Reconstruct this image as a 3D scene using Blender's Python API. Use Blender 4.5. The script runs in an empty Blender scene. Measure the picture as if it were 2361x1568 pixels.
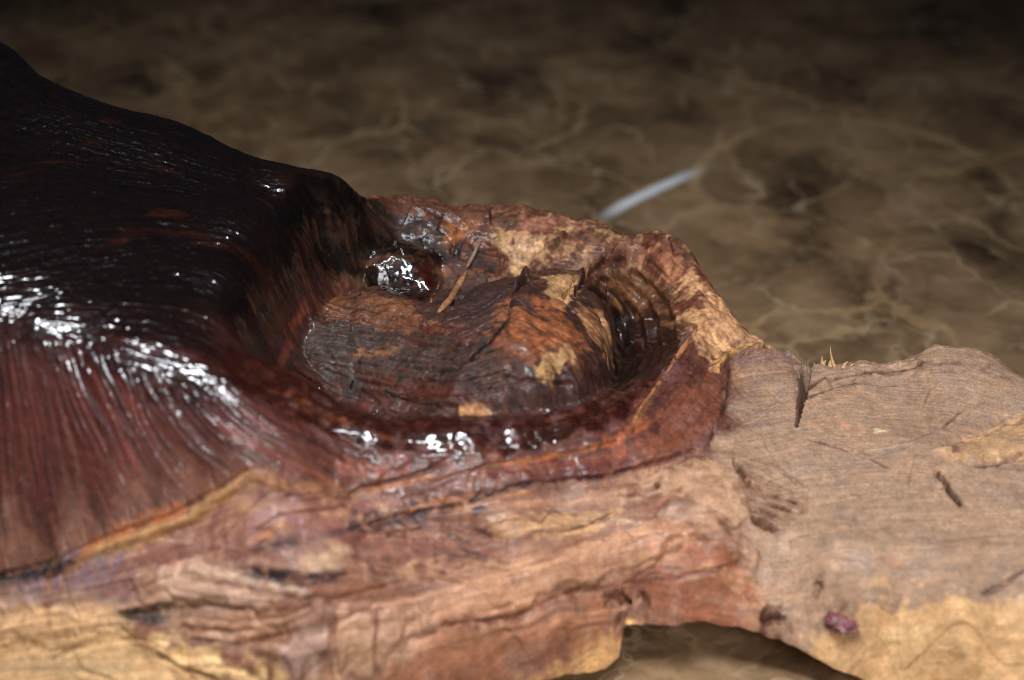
import bpy, math, random
import numpy as np
from mathutils import Vector

random.seed(4)
rng = np.random.default_rng(11)
sc = bpy.context.scene
R = math.radians

# ------------------------------------------------------------------ camera
PITCH, DIST, LENS = R(35.0), 0.55, 60.0
TGT = np.array([0.0, 0.0, 0.04])
FWD = np.array([0.0, math.cos(PITCH), -math.sin(PITCH)])
UPV = np.array([0.0, math.sin(PITCH), math.cos(PITCH)])
CAM = TGT - FWD * DIST
cd = bpy.data.cameras.new("camera")
cam = bpy.data.objects.new("camera", cd)
sc.collection.objects.link(cam)
cam.location = CAM
cam.rotation_euler = (math.pi / 2 - PITCH, 0, 0)
cd.lens, cd.sensor_width = LENS, 36.0
cd.clip_start, cd.clip_end = 0.01, 20.0
cd.dof.use_dof = True
cd.dof.focus_distance = 0.527
cd.dof.aperture_fstop = 6.0
sc.camera = cam

# ------------------------------------------------------------------ world, lamps, exposure
w = bpy.data.worlds.new("World")
sc.world = w
w.use_nodes = True
bgn = w.node_tree.nodes["Background"]
bgn.inputs[0].default_value = (0.55, 0.65, 0.85, 1)
bgn.inputs[1].default_value = 0.02


def area(name, loc, target, sx, sy, power, color, spread):
    l = bpy.data.lights.new(name, 'AREA')
    l.shape = 'RECTANGLE'
    l.size, l.size_y, l.energy, l.color, l.spread = sx, sy, power, color, R(spread)
    o = bpy.data.objects.new(name, l)
    sc.collection.objects.link(o)
    o.location = loc
    d = Vector(target) - Vector(loc)
    o.rotation_euler = d.to_track_quat('-Z', 'Y').to_euler()
    return o


area("window_light", (-0.08, -0.27, 0.64), (0.01, -0.12, 0.0), 0.46, 0.05, 1.25, (0.90, 0.95, 1.0), 66)
area("soft_window_light", (0.25, -0.70, 0.50), (0.08, -0.12, 0.03), 0.45, 0.3, 0.30, (0.97, 0.98, 1.0), 34)

sc.view_settings.view_transform = 'Standard'
sc.view_settings.look = 'None'
sc.view_settings.exposure = -0.22
sc.view_settings.gamma = 1.0
sc.view_settings.use_curve_mapping = False
sc.cycles.use_denoising = True
sc.cycles.filter_width = 1.05
sc.render.film_transparent = False

# ------------------------------------------------------------------ helpers: geometry of the view (authoring only), noise, splines
PW, PH = 2361.0, 1568.0
FP = LENS / 36.0 * PW


def ray(u, v):
    return FWD + np.array([1.0, 0, 0]) * ((u - PW / 2) / FP) + UPV * ((PH / 2 - v) / FP)


def pt(u, v, z):
    d = ray(u, v)
    return CAM + d * ((z - CAM[2]) / d[2])


PERM = rng.permutation(4096).astype(np.int32)
PVAL = rng.random(4096).astype(np.float32)


def hsh(ix, iy, iz, seed):
    h = PERM[(ix.astype(np.int32) + seed * 131) & 4095]
    h = PERM[(h + iy.astype(np.int32)) & 4095]
    return PVAL[(h + iz.astype(np.int32) * 37 + seed * 57) & 4095]


def vnoise(x, y, z=None, seed=0):
    """value noise in -1..1"""
    sh = np.shape(x)
    x, y = np.asarray(x, np.float32).ravel(), np.asarray(y, np.float32).ravel()
    x0, y0 = np.floor(x), np.floor(y)
    fx, fy = x - x0, y - y0
    fx, fy = (f * f * f * (f * (f * 6 - 15) + 10) for f in (fx, fy))
    ix, iy = x0.astype(np.int32), y0.astype(np.int32)
    a0, a1 = PERM[(ix + seed * 131) & 4095], PERM[(ix + 1 + seed * 131) & 4095]
    h00, h10, h01, h11 = PERM[(a0 + iy) & 4095], PERM[(a1 + iy) & 4095], PERM[(a0 + iy + 1) & 4095], PERM[(a1 + iy + 1) & 4095]
    ix = iy = None

    def layer(iz):
        o = iz * 37 + seed * 57
        p = PVAL[(h00 + o) & 4095]
        q = PVAL[(h01 + o) & 4095]
        p = p + (PVAL[(h10 + o) & 4095] - p) * fx
        q = q + (PVAL[(h11 + o) & 4095] - q) * fx
        return p + (q - p) * fy
    if z is None:
        return (layer(0) * 2 - 1).reshape(sh)
    z = np.asarray(z, np.float32).ravel()
    z0 = np.floor(z)
    fz = z - z0
    fz = fz * fz * fz * (fz * (fz * 6 - 15) + 10)
    iz = z0.astype(np.int32)
    a, b = layer(iz), layer(iz + 1)
    return ((a + (b - a) * fz) * 2 - 1).reshape(sh)


def fbm(x, y, z=None, seed=0, octv=3, gain=0.5):
    a, s, r = 1.0, 1.0, 0
    for i in range(octv):
        r = r + a * vnoise(x * s, y * s, None if z is None else z * s, seed + i * 17)
        x, y = x * .80 - y * .60 + 3.7, x * .60 + y * .80 - 1.3
        s *= 2.03
        a *= gain
    return r


def tps_fit(P, V, reg=1e-9):
    n = len(P)
    d2 = ((P[:, None, :] - P[None, :, :]) ** 2).sum(-1)
    K = 0.5 * d2 * np.log(d2 + 1e-12) + np.eye(n) * reg
    A = np.zeros((n + 3, n + 3))
    A[:n, :n] = K
    A[:n, n] = 1
    A[:n, n + 1:] = P
    A[n, :n] = 1
    A[n + 1:, :n] = P.T
    b = np.zeros(n + 3)
    b[:n] = V
    return np.linalg.solve(A, b)


def tps_eval(P, c, X, Y):
    n = len(P)
    out = c[n] + c[n + 1] * X + c[n + 2] * Y
    for i in range(n):
        d2 = (X - P[i, 0]) ** 2 + (Y - P[i, 1]) ** 2
        out = out + c[i] * 0.5 * d2 * np.log(d2 + 1e-12)
    return out


def smooth(a, b, x):
    t = np.clip((x - a) / (b - a), 0, 1)
    return t * t * (3 - 2 * t)


# coarse working grid in world XY (1 mm)
CX0, CX1, CY0, CY1, CS = -0.222, 0.212, -0.195, 0.105, 0.001
cgx = np.arange(CX0, CX1 + CS / 2, CS)
cgy = np.arange(CY0, CY1 + CS / 2, CS)
CGX, CGY = np.meshgrid(cgx, cgy)


def samp(G, x, y):
    """Catmull-Rom sampling of a coarse grid"""
    fx = np.clip((x - CX0) / CS, 1.001, len(cgx) - 3.001)
    fy = np.clip((y - CY0) / CS, 1.001, len(cgy) - 3.001)
    ix, iy = np.floor(fx).astype(int), np.floor(fy).astype(int)
    tx, ty = fx - ix, fy - iy

    def wts(t):
        return (((-0.5 * t + 1) * t - 0.5) * t, (1.5 * t - 2.5) * t * t + 1, ((-1.5 * t + 2) * t + 0.5) * t, (0.5 * t - 0.5) * t * t)
    wx, wy = wts(tx), wts(ty)
    r = 0
    for j in range(4):
        row = 0
        for i in range(4):
            row = row + wx[i] * G[iy + j - 1, ix + i - 1]
        r = r + wy[j] * row
    return r


# ------------------------------------------------------------------ the carved root: control heights read off the photograph (picture u, v, height in m)
SIL = [(-90, 20, .1185), (-40, 62, .1168), (0, 100, .1152), (60, 145, .1142), (100, 180, .1132), (160, 208, .1112), (230, 236, .1084), (330, 264, .1046),
       (420, 288, .1012), (500, 325, .0982), (560, 355, .0955), (640, 378, .093), (700, 390, .091), (760, 405, .088), (800, 430, .083),
       (830, 451, .077), (850, 452, .071), (900, 456, .069), (1000, 466, .068), (1100, 476, .067), (1220, 478, .066), (1260, 491, .065), (1330, 505, .064),
       (1400, 520, .063), (1430, 537, .062), (1500, 541, .062), (1560, 564, .061), (1600, 600, .059), (1625, 642, .057), (1680, 712, .054),
       (1740, 778, .051), (1775, 806, .049), (1800, 811, .048), (1832, 807, .047), (1850, 849, .044), (1880, 846, .044), (1990, 838, .045),
       (2100, 822, .047), (2150, 800, .049), (2240, 805, .049), (2290, 825, .048), (2315, 848, .046), (2361, 876, .045), (2460, 910, .042)]
FRONT = [(-180, 1700, .010), (80, 1660, .010), (300, 1640, .014), (520, 1640, .014), (700, 1640, .012), (1000, 1592, .012), (1250, 1570, .009), (1340, 1554, .008), (1395, 1545, .0075), (1428, 1513, .0095),
         (1437, 1440, .0205), (1600, 1439, .0205), (1700, 1448, .020), (1760, 1462, .0185), (1850, 1502, .014), (1950, 1552, .010), (2010, 1574, .008),
         (2120, 1600, .008), (2361, 1660, .008), (2470, 1680, .008)]
CTRL = [
    # left swelling: four columns from the silhouette over the ridge down the front slope
    (-60, 200, .1137), (-60, 350, .1088), (-60, 500, .1032), (-60, 640, .0976), (-60, 725, .0939), (-60, 775, .0897), (-60, 855, .0823), (-60, 1000, .0688), (-60, 1180, .0522), (-60, 1370, .0347), (-60, 1560, .0173),
    (80, 320, .1085), (80, 450, .1042), (80, 600, .0988), (80, 700, .0948), (80, 752, .0925), (80, 802, .0883), (80, 882, .0809), (80, 1000, .0700), (80, 1180, .0534), (80, 1280, .0443), (80, 1370, .0360), (80, 1460, .0278), (80, 1560, .0187),
    (280, 380, .1025), (280, 500, .0995), (280, 650, .0951), (280, 760, .0914), (280, 812, .0895), (280, 862, .0854), (280, 942, .0781), (280, 1080, .0654), (280, 1180, .0563), (280, 1280, .0473), (280, 1370, .0391), (280, 1460, .0310), (280, 1560, .0220),
    (470, 420, .0972), (470, 550, .0946), (470, 680, .0912), (470, 790, .0879), (470, 862, .0854), (470, 912, .0813), (470, 992, .0740), (470, 1080, .0660), (470, 1180, .0569), (470, 1280, .0478), (470, 1370, .0397), (470, 1460, .0316), (470, 1560, .0226),
    (620, 450, .0925), (600, 560, .0905), (570, 680, .0870), (550, 760, .0845), (545, 815, .0830),
    (700, 470, .0875), (680, 560, .083), (650, 660, .077), (625, 740, .073),
    (760, 500, .079), (735, 570, .071), (800, 520, .074),
    # front slope of the swelling
    (560, 930, .0795), (560, 1020, .0725), (570, 1090, .067),
    (700, 1000, .0705), (700, 1100, .0635),
    # near wall and lip of the hollow
    (600, 832, .0805), (680, 862, .0755), (750, 905, .0705), (820, 946, .0665), (900, 962, .0640), (640, 900, .0765), (760, 960, .0690),
    (820, 1028, .0645), (900, 1042, .0625), (1000, 1046, .0615), (1100, 1048, .061), (1200, 1040, .060), (1320, 1015, .0595), (1400, 990, .0590), (1460, 945, .0585), (1530, 850, .0580), (1580, 770, .0585),
    (760, 945, .0691), (760, 919, .0698), (820, 990, .0671), (900, 1004, .0652), (900, 978, .0658), (1000, 1008, .0642), (1000, 982, .0648), (1100, 1010, .0637), (1100, 984, .0643), (1200, 1002, .0627), (1200, 976, .0632),
    (1320, 977, .0622), (1320, 953, .0626), (1400, 952, .0616), (1400, 930, .0614),
    # floor of the hollow and the moat
    (720, 760, .060), (745, 680, .0615), (700, 800, .057), (760, 850, .053), (820, 900, .0515), (880, 930, .0560), (1000, 950, .0620), (1150, 950, .0620), (1290, 940, .0590),
    (1400, 895, .0520), (1432, 840, .0425), (1470, 865, .0465), (1500, 790, .0430), (1455, 730, .0415), (1380, 690, .0485), (1510, 720, .0505),
    (1000, 800, .050), (1200, 800, .047), (1100, 700, .051), (900, 760, .053),
    # back wall
    (900, 520, .0645), (900, 600, .0585), (820, 580, .063), (1050, 540, .0625), (1050, 620, .0555), (1200, 540, .0635), (1200, 620, .0560), (1130, 660, .0535),
    (1320, 560, .0630), (1300, 630, .0575), (1420, 590, .0610), (1400, 640, .0560), (1500, 610, .0600), (1560, 660, .0590), (1610, 740, .0585), (1560, 720, .0560),
    (1650, 800, .0545), (1600, 830, .0570),
    # outer band below the lip
    (820, 1140, .0555), (1000, 1140, .0535), (1180, 1110, .0540), (1350, 1070, .0545), (1480, 1040, .0545), (1560, 960, .0555), (1620, 880, .0550),
    (1200, 1160, .0500), (1480, 1100, .0495), (1600, 1045, .0500), (1660, 940, .0510), (1680, 860, .0500),
    # plank on the right
    (1760, 850, .0475), (1820, 900, .0455), (1740, 1000, .0465), (1700, 1100, .0450), (1900, 900, .0435), (1900, 1050, .0425), (2100, 900, .0440), (2100, 1050, .0425), (2300, 950, .0445), (2300, 1100, .0430),
    (1700, 1200, .0420), (1900, 1200, .0395), (2100, 1200, .0395), (2300, 1200, .0400), (1900, 1330, .0350), (2100, 1330, .0360), (2300, 1330, .0370), (2000, 1420, .0310), (2200, 1420, .0330), (2400, 1420, .0330), (2430, 1100, .042),
    # lower front
    (700, 1200, .0560), (700, 1300, .0490), (700, 1400, .0420), (700, 1520, .0310), (900, 1210, .0495), (900, 1310, .0435), (900, 1430, .0340), (900, 1540, .023),
    (1080, 1200, .0475), (1080, 1300, .0410), (1080, 1400, .0340), (1080, 1500, .0250), (1300, 1180, .0450), (1300, 1270, .0395), (1300, 1370, .0320), (1300, 1470, .0220),
    (1500, 1180, .0440), (1500, 1260, .0395), (1500, 1350, .0325), (1640, 1240, .0405), (1640, 1330, .0345), (1600, 1405, .0268), (1740, 1400, .0300), (1850, 1450, .0255), (1980, 1500, .0210), (2130, 1520, .021), (2300, 1530, .020),
]
P, V = [], []
silp, frp = [], []
for u, v, z in SIL:
    p = pt(u, v, z)
    silp.append(p)
    P += [p[:2], p[:2] + [0, .007], p[:2] + [0, .018]]
    V += [z, z - .0075, z - .030]
for u, v, z in FRONT:
    p = pt(u, v, z)
    frp.append(p)
    P += [p[:2]]
    V += [z + .005]
for u, v, z in CTRL:
    p = pt(u, v, z)
    P.append(p[:2])
    V.append(z)
# floor hidden behind the near wall
for u, v, z, dy, z2 in [(600, 832, .0805, .012, .062), (680, 862, .0755, .011, .056), (750, 905, .0705, .010, .0535), (820, 946, .0665, .010, .053), (900, 962, .064, .009, .0545)]:
    p = pt(u, v, z)
    P.append(p[:2] + [0, dy])
    V.append(z2)
P, V = np.array(P), np.array(V)
# drop near-duplicate points so the spline stays calm
keep = []
for i in range(len(P)):
    if all((P[i, 0] - P[j, 0]) ** 2 + (P[i, 1] - P[j, 1]) ** 2 > 0.0022 ** 2 for j in keep):
        keep.append(i)
P, V = P[keep], V[keep]
silp, frp = np.array(silp), np.array(frp)
co = tps_fit(P, V, 3e-6)
HB = tps_eval(P, co, CGX, CGY)
HCUR = HB


def front_y(x):
    return np.interp(x, frp[:, 0], frp[:, 1])


def front_z(x):
    return np.interp(x, frp[:, 0], frp[:, 2])


so = np.argsort(silp[:, 0])


def back_y(x):
    return np.interp(x, silp[so, 0], silp[so, 1]) + .016


def at(u, v):
    """point of the carved surface seen at a picture position"""
    d = ray(u, v)
    t = np.linspace(0.34, 0.64, 401)
    Q = CAM[None] + d[None] * t[:, None]
    dz = Q[:, 2] - samp(HCUR, Q[:, 0], Q[:, 1])
    hit = np.nonzero(dz < 0)[0]
    if len(hit) and hit[0] > 0:
        i = hit[0]
        f = dz[i - 1] / (dz[i - 1] - dz[i] + 1e-12)
        return Q[i - 1] + (Q[i] - Q[i - 1]) * f
    return Q[np.argmin(np.abs(dz))]


def line(pts, step=14.0):
    """picture polyline -> densely sampled world polyline on the surface"""
    out = []
    for (a, b), (c, d) in zip(pts[:-1], pts[1:]):
        n = max(1, int(math.hypot(c - a, d - b) / step))
        for k in range(n):
            out.append(at(a + (c - a) * k / n, b + (d - b) * k / n))
    out.append(at(*pts[-1]))
    return np.array(out)


def seg_dist(X, Y, L, want_side=False):
    """distance of points to a world polyline, arc fraction and side"""
    best = np.full(X.shape, 1e9)
    frac = np.zeros(X.shape)
    side = np.zeros(X.shape)
    ln = np.hypot(np.diff(L[:, 0]), np.diff(L[:, 1]))
    cum = np.concatenate([[0], np.cumsum(ln)])
    for i in range(len(L) - 1):
        ax, ay = L[i, 0], L[i, 1]
        bx, by = L[i + 1, 0] - ax, L[i + 1, 1] - ay
        l2 = bx * bx + by * by + 1e-14
        t = np.clip(((X - ax) * bx + (Y - ay) * by) / l2, 0, 1)
        d2 = (X - ax - t * bx) ** 2 + (Y - ay - t * by) ** 2
        m = d2 < best
        best = np.where(m, d2, best)
        frac = np.where(m, (cum[i] + t * ln[i]) / (cum[-1] + 1e-12), frac)
        if want_side:
            side = np.where(m, np.sign(bx * (Y - ay) - by * (X - ax)), side)
    return np.sqrt(best), frac, side


def inside(X, Y, L):
    r = np.zeros(X.shape, bool)
    n = len(L)
    for i in range(n):
        x1, y1, x2, y2 = L[i, 0], L[i, 1], L[(i + 1) % n, 0], L[(i + 1) % n, 1]
        c = ((y1 > Y) != (y2 > Y)) & (X < (x2 - x1) * (Y - y1) / (y2 - y1 + 1e-15) + x1)
        r ^= c
    return r


def poly_sd(X, Y, L):
    """signed distance, positive inside"""
    L2 = np.vstack([L, L[:1]])
    d, _, _ = seg_dist(X, Y, L2)
    return np.where(inside(X, Y, L), d, -d)


# swellings inside the hollow: rounded burls on top of the floor
def dome(pts, rise, reach, power=0.5):
    L = line(pts + pts[:1], 40)
    d = poly_sd(CGX, CGY, L[:-1])
    q = np.clip(d / reach, 0, 1)
    return rise * (1 - (1 - q) ** 2) ** power, d


KNOB = [(692, 800), (705, 735), (760, 690), (860, 668), (980, 705), (1080, 722), (1170, 705), (1270, 672), (1335, 672), (1382, 706), (1410, 762), (1418, 830),
        (1395, 895), (1340, 928), (1260, 945), (1150, 955), (1020, 955), (900, 938), (800, 905), (730, 860)]
kz, kd = dome(KNOB, .0235, .030, .5)
kz = kz * (.46 + .54 * smooth(at(860, 780)[0], at(1230, 780)[0], CGX))
LUMP = [(838, 645), (850, 600), (890, 575), (950, 568), (1010, 592), (1022, 650), (1005, 705), (960, 700), (900, 672)]
lz, ld = dome(LUMP, .0055, .011, .6)


def smax(a, b, k):
    h = np.clip(0.5 + 0.5 * (a - b) / k, 0, 1)
    return b + (a - b) * h + k * h * (1 - h)


H1 = np.where(kd > -.004, smax(HB, HB * .55 + .45 * .0535 + kz - np.where(kd < 0, -kd * 2, 0), .0012), HB)
H1 = np.where(ld > 0, H1 + lz, H1)
HCUR = H1

# ------------------------------------------------------------------ grain guides (one list of lines for each zone)
GUIDES = {
    'hump': [(0, [(-60, 70), (200, 245), (420, 300), (640, 385), (800, 440), (838, 500)]),
             (100, [(-40, 250), (150, 320), (400, 380), (600, 440), (720, 520), (770, 580)]),
             (200, [(0, 420), (150, 400), (350, 420), (550, 460), (680, 560), (715, 680)]),
             (300, [(0, 540), (150, 510), (350, 500), (520, 520), (640, 600), (670, 720)]),
             (400, [(0, 640), (200, 600), (400, 580), (530, 590), (600, 660), (615, 770)]),
             (500, [(0, 710), (150, 680), (300, 660), (440, 660), (520, 700), (570, 800)]),
             (600, [(60, 735), (200, 745), (350, 770), (480, 800), (540, 825)])],
    'slope': [(0, [(-60, 770), (-60, 1300)]),
              (100, [(30, 770), (60, 900), (130, 1240)]),
              (200, [(130, 800), (180, 950), (270, 1200)]),
              (300, [(230, 830), (300, 980), (400, 1160)]),
              (400, [(330, 865), (400, 980), (540, 1085)]),
              (500, [(430, 890), (500, 980), (650, 1080), (760, 1110)]),
              (600, [(520, 910), (600, 960), (750, 1040), (820, 1070)])],
    'rim': [(-60, [(1480, 700), (1460, 850), (1380, 930), (1200, 975), (900, 965)]),
            (0, [(590, 835), (760, 915), (900, 975), (1200, 1000), (1400, 950), (1500, 860), (1545, 740)]),
            (60, [(700, 960), (820, 1030), (1000, 1045), (1200, 1040), (1400, 995), (1500, 920), (1580, 800)]),
            (120, [(860, 1090), (1000, 1090), (1250, 1065), (1450, 1025), (1600, 910), (1640, 820)]),
            (180, [(900, 1130), (1100, 1120), (1400, 1080), (1580, 1020), (1660, 900)])],
    'flank': [(0, [(0, 1340), (250, 1260), (550, 1130), (800, 1160), (1150, 1150), (1480, 1115), (1620, 1080)]),
              (100, [(0, 1400), (300, 1330), (600, 1250), (900, 1280), (1150, 1230), (1400, 1170), (1640, 1150)]),
              (200, [(0, 1460), (350, 1420), (650, 1400), (900, 1390), (1100, 1330), (1400, 1270), (1620, 1220)]),
              (300, [(0, 1520), (350, 1490), (650, 1520), (900, 1470), (1200, 1400), (1500, 1330), (1700, 1330)]),
              (400, [(0, 1600), (500, 1590), (900, 1560), (1200, 1500), (1420, 1430), (1740, 1420)])],
    'plank': [(0, [(1700, 835), (1830, 815), (1990, 845), (2200, 812), (2361, 875)]),
              (100, [(1700, 930), (1900, 900), (2100, 905), (2400, 960)]),
              (200, [(1690, 1050), (1850, 1010), (2100, 1010), (2400, 1060)]),
              (300, [(1710, 1150), (1800, 1140), (2000, 1110), (2400, 1130)]),
              (400, [(1770, 1270), (1950, 1240), (2400, 1230)]),
              (500, [(1820, 1370), (2000, 1350), (2400, 1320)]),
              (600, [(1840, 1440), (2000, 1430), (2400, 1400)]),
              (700, [(1960, 1530), (2400, 1530)])],
    'knob': [(0, [(780, 690), (1000, 720), (1250, 670), (1360, 730), (1390, 850)]),
             (80, [(730, 740), (1000, 770), (1200, 760), (1310, 840), (1320, 910)]),
             (160, [(715, 800), (950, 820), (1100, 860), (1180, 930)]),
             (240, [(760, 860), (880, 900), (1000, 940)])],
    'hollow': [(0, [(860, 462), (1220, 490), (1500, 552), (1610, 640), (1760, 800)]),
               (80, [(900, 530), (1200, 560), (1450, 610), (1570, 690), (1650, 790)]),
               (160, [(800, 600), (900, 640), (1130, 640), (1350, 630), (1460, 690)])],
}
ZONES = list(GUIDES)
ZEXTRA = {'slope': [[(-60, 1325), (60, 1305), (140, 1272), (270, 1222), (400, 1172), (520, 1110), (565, 1080), (690, 1110), (790, 1118)], [(-60, 800), (60, 800), (200, 840), (330, 890), (430, 915), (520, 930)]],
          'flank': [[(-60, 1365), (60, 1345), (150, 1312), (280, 1262), (410, 1212), (530, 1150), (572, 1120), (690, 1150), (790, 1160)]],
          'hump': [[(-60, 750), (60, 758), (200, 790), (330, 840), (430, 872), (510, 885)]]}
zone_d, zone_phi = {}, {}
for zn in ZONES:
    gp, gv = [], []
    for val, pts in GUIDES[zn]:
        L = line(pts, 35)
        gp.append(L[:, :2])
        gv.append(np.full(len(L), val, float))
    gp, gv = np.vstack(gp), np.concatenate(gv)
    d = np.full(CGX.shape, 1e9)
    for q in np.vstack([gp] + [line(e, 35)[:, :2] for e in ZEXTRA.get(zn, [])]):
        d = np.minimum(d, (CGX - q[0]) ** 2 + (CGY - q[1]) ** 2)
    zone_d[zn] = np.sqrt(d)
    k2 = []
    for i in range(len(gp)):
        if all((gp[i, 0] - gp[j, 0]) ** 2 + (gp[i, 1] - gp[j, 1]) ** 2 > .004 ** 2 for j in k2):
            k2.append(i)
    g, vv = gp[k2] * 10, gv[k2]
    zone_phi[zn] = tps_eval(g, tps_fit(g, vv, 2e-2), CGX * 10, CGY * 10)
# the burl in the hollow is bounded by its own outline
zone_d['knob'] = np.where(kd > 0, 0.0, .0015 - kd)

# ------------------------------------------------------------------ fine grid of the top surface
NX, NY = 1150, 720
XL, XR = -0.208, 0.198
gx = np.linspace(XL, XR, NX)
gt = np.linspace(0, 1, NY)
X = np.repeat(gx[None], NY, 0)
yf, yb, zf = front_y(gx), back_y(gx), front_z(gx)
yf = yf + .0007 * fbm(gx * 180, gx * 0, None, 311, 3)
zf = zf + .0007 * fbm(gx * 240, gx * 0 + 5, None, 313, 3) * smooth(.004, .012, zf)
Y = yf[None] + (yb - yf)[None] * gt[:, None]
Z = samp(H1, X, Y)
# crisp cut edge along the front
de = (Y - yf[None])
Z = zf[None] + (Z - zf[None]) * np.clip(de / .0035, 0, 1) ** 0.55
# rounded ends outside the picture
taper = np.sqrt(np.clip(1 - np.clip((-.172 - X) / .036, 0, 1) ** 2, 0, 1)) * np.sqrt(np.clip(1 - np.clip((X - .166) / .034, 0, 1) ** 2, 0, 1))
Z = np.maximum(Z, .0005)
Z = Z * taper + .0004

# zone weights
wpx = X + .0016 * vnoise(X * 160, Y * 160, seed=71)
wpy = Y + .0016 * vnoise(X * 160, Y * 160, seed=72)
ZD = np.stack([samp(zone_d[z], wpx, wpy) for z in ZONES])
zid = np.argmin(ZD, 0)
zw = np.exp(-(ZD - ZD.min(0)) / .0018)
zw /= zw.sum(0)
W = {z: zw[i] for i, z in enumerate(ZONES)}
PHI = np.zeros_like(X)
for i, z in enumerate(ZONES):
    PHI = np.where(zid == i, samp(zone_phi[z], X, Y) + i * 1700.0, PHI)
mmx, mmy = X * 1000, Y * 1000

# ------------------------------------------------------------------ relief
DISP = np.zeros_like(X)
CRK = np.zeros_like(X)


def streaks(freq, along, seed, octv=2):
    wob = .8 * vnoise(PHI * freq * .6, (mmx - mmy) * along * .7, seed=seed + 400)
    return fbm(PHI * freq + .35 * wob, (mmx * .8 + mmy * .6) * along + wob, (mmy * .8 - mmx * .6) * along - wob, seed, octv)


# adze facets on the lower front and the band
rows = []


def facets(cell, amp, seed, sx=1.0):
    fx, fy = mmx / (cell * sx) + .25 * vnoise(mmx * .05, mmy * .05, seed=seed + 3), mmy / cell + .25 * vnoise(mmx * .05, mmy * .05, seed=seed + 4)
    ix, iy = np.floor(fx), np.floor(fy)
    best = np.full(X.shape, 1e9)
    val = np.zeros_like(X)
    zz = np.zeros_like(X)
    for dx in (-1, 0, 1):
        for dy in (-1, 0, 1):
            cx, cy = ix + dx, iy + dy
            px, py = cx + hsh(cx, cy, zz, seed), cy + hsh(cx, cy, zz, seed + 1)
            d = (fx - px) ** 2 + (fy - py) ** 2
            tx, ty = hsh(cx, cy, zz, seed + 5) - .5, hsh(cx, cy, zz, seed + 6) - .5
            v = (tx * (fx - px) + ty * (fy - py)) * 2 + (hsh(cx, cy, zz, seed + 7) - .5) * .5
            m = d < best
            best = np.where(m, d, best)
            val = np.where(m, v, val)
    return val * amp


# combed ridges on the swelling
ZS = np.sort(ZD, 0)
edge_w = smooth(0, .006, ZS[1] - ZS[0])
ph = PHI / 21.0 + .8 * streaks(.02, .03, 1, 2)
rdg = 1 - np.abs(2 * (ph - np.floor(ph)) - 1)
ph2 = PHI / 9.0 + .8 * streaks(.03, .06, 3, 1)
rdg2 = 1 - np.abs(2 * (ph2 - np.floor(ph2)) - 1)
bead = streaks(.07, .50, 9, 2)
amp = np.clip(.62 + .7 * fbm(mmx * .07, mmy * .07, None, 7, 2), .05, 1.4) * (.35 + .65 * smooth(120, 330, np.where(zid == 0, PHI, 400)))
hump_r = (rdg ** 1.4 - .42) * .00030 * amp + (rdg2 - .5) * .00006 + bead * .00016 * (.3 + rdg)
DISP += hump_r * (W['hump'] * (.85 + .15 * edge_w))
DISP += (hump_r * 1.15 + streaks(.012, .02, 13, 2) * .0008 * edge_w) * W['slope']
# layered bark-like flow on the band and the lower front
lay = streaks(.020, .022, 21, 3)
DISP += lay * .0008 * W['flank'] + streaks(.06, .02, 24, 2) * .00022 * W['flank']
DISP += streaks(.03, .035, 31, 3) * .0007 * W['rim']
DISP += streaks(.035, .012, 41, 2) * .00024 * W['plank'] + fbm(mmx * .05, mmy * .05, None, 43, 2) * .0010 * W['plank'] + facets(16.0, .0010, 95, 1.8) * W['plank']
DISP += streaks(.04, .06, 51, 3) * .0006 * W['knob'] + fbm(mmx * .12, mmy * .12, None, 53, 3) * .0008 * W['knob']
DISP += fbm(mmx * .13, mmy * .13, None, 61, 4) * .0004 * W['hollow'] + streaks(.04, .05, 66, 2) * .0003 * W['hollow']
DISP += facets(13.0, .0010, 81, 1.9) * (W['flank'] + .15 * W['rim'])
DISP += facets(8.0, .0015, 91, 1.4) * (W['hollow'] + .5 * W['knob'])


def box_of(L, pad):
    m = (X > L[:, 0].min() - pad) & (X < L[:, 0].max() + pad) & (Y > L[:, 1].min() - pad) & (Y < L[:, 1].max() + pad)
    return np.nonzero(m)


def groove(pts, width, depth, taper0=0.0, taper1=1.0, jit=.25, power=1.0, wall=0):
    """cut (depth>0) or bead (depth<0) along a line; width in m"""
    L = line(pts)
    ii = box_of(L, width * 2.5)
    if not len(ii[0]):
        return
    x, y = X[ii], Y[ii]
    d, f, _ = seg_dist(x + .4 * width * jit * 2 * vnoise(x * 900, y * 900, seed=5), y + .4 * width * jit * 2 * vnoise(x * 900, y * 900, seed=6), L)
    ww = width * (1 + (taper0 - 1) * (1 - f)) if taper0 < 1 and taper1 >= 1 else width * np.where(f < .5, taper0 + (1 - taper0) * f * 2, 1 + (taper1 - 1) * (f - .5) * 2)
    q = np.clip(1 - d / np.maximum(ww, 1e-6), 0, 1)
    if wall:
        CRK[ii] = np.maximum(CRK[ii], depth * np.clip(q * wall, 0, 1))
    DISP[ii] -= depth * (np.clip(q * wall, 0, 1) if wall else (q * q * (3 - 2 * q)) ** power)


def step(pts, height, soft, reach):
    """one side of a line stands proud and fades out; left side of the drawing direction (as seen) is raised"""
    L = line(pts)
    ii = box_of(L, reach * 1.5)
    if not len(ii[0]):
        return
    x, y = X[ii], Y[ii]
    nz = vnoise(x * 700, y * 700, seed=15) * .0005
    d, f, s = seg_dist(x + nz, y - nz, L, True)
    sd = d * s
    prof = np.where(sd > 0, np.clip(sd / soft, 0, 1) * np.clip(1 - sd / reach, 0, 1), 0)
    end = np.clip(f / .12, 0, 1) * np.clip((1 - f) / .12, 0, 1)
    DISP[ii] += height * prof * end


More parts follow.
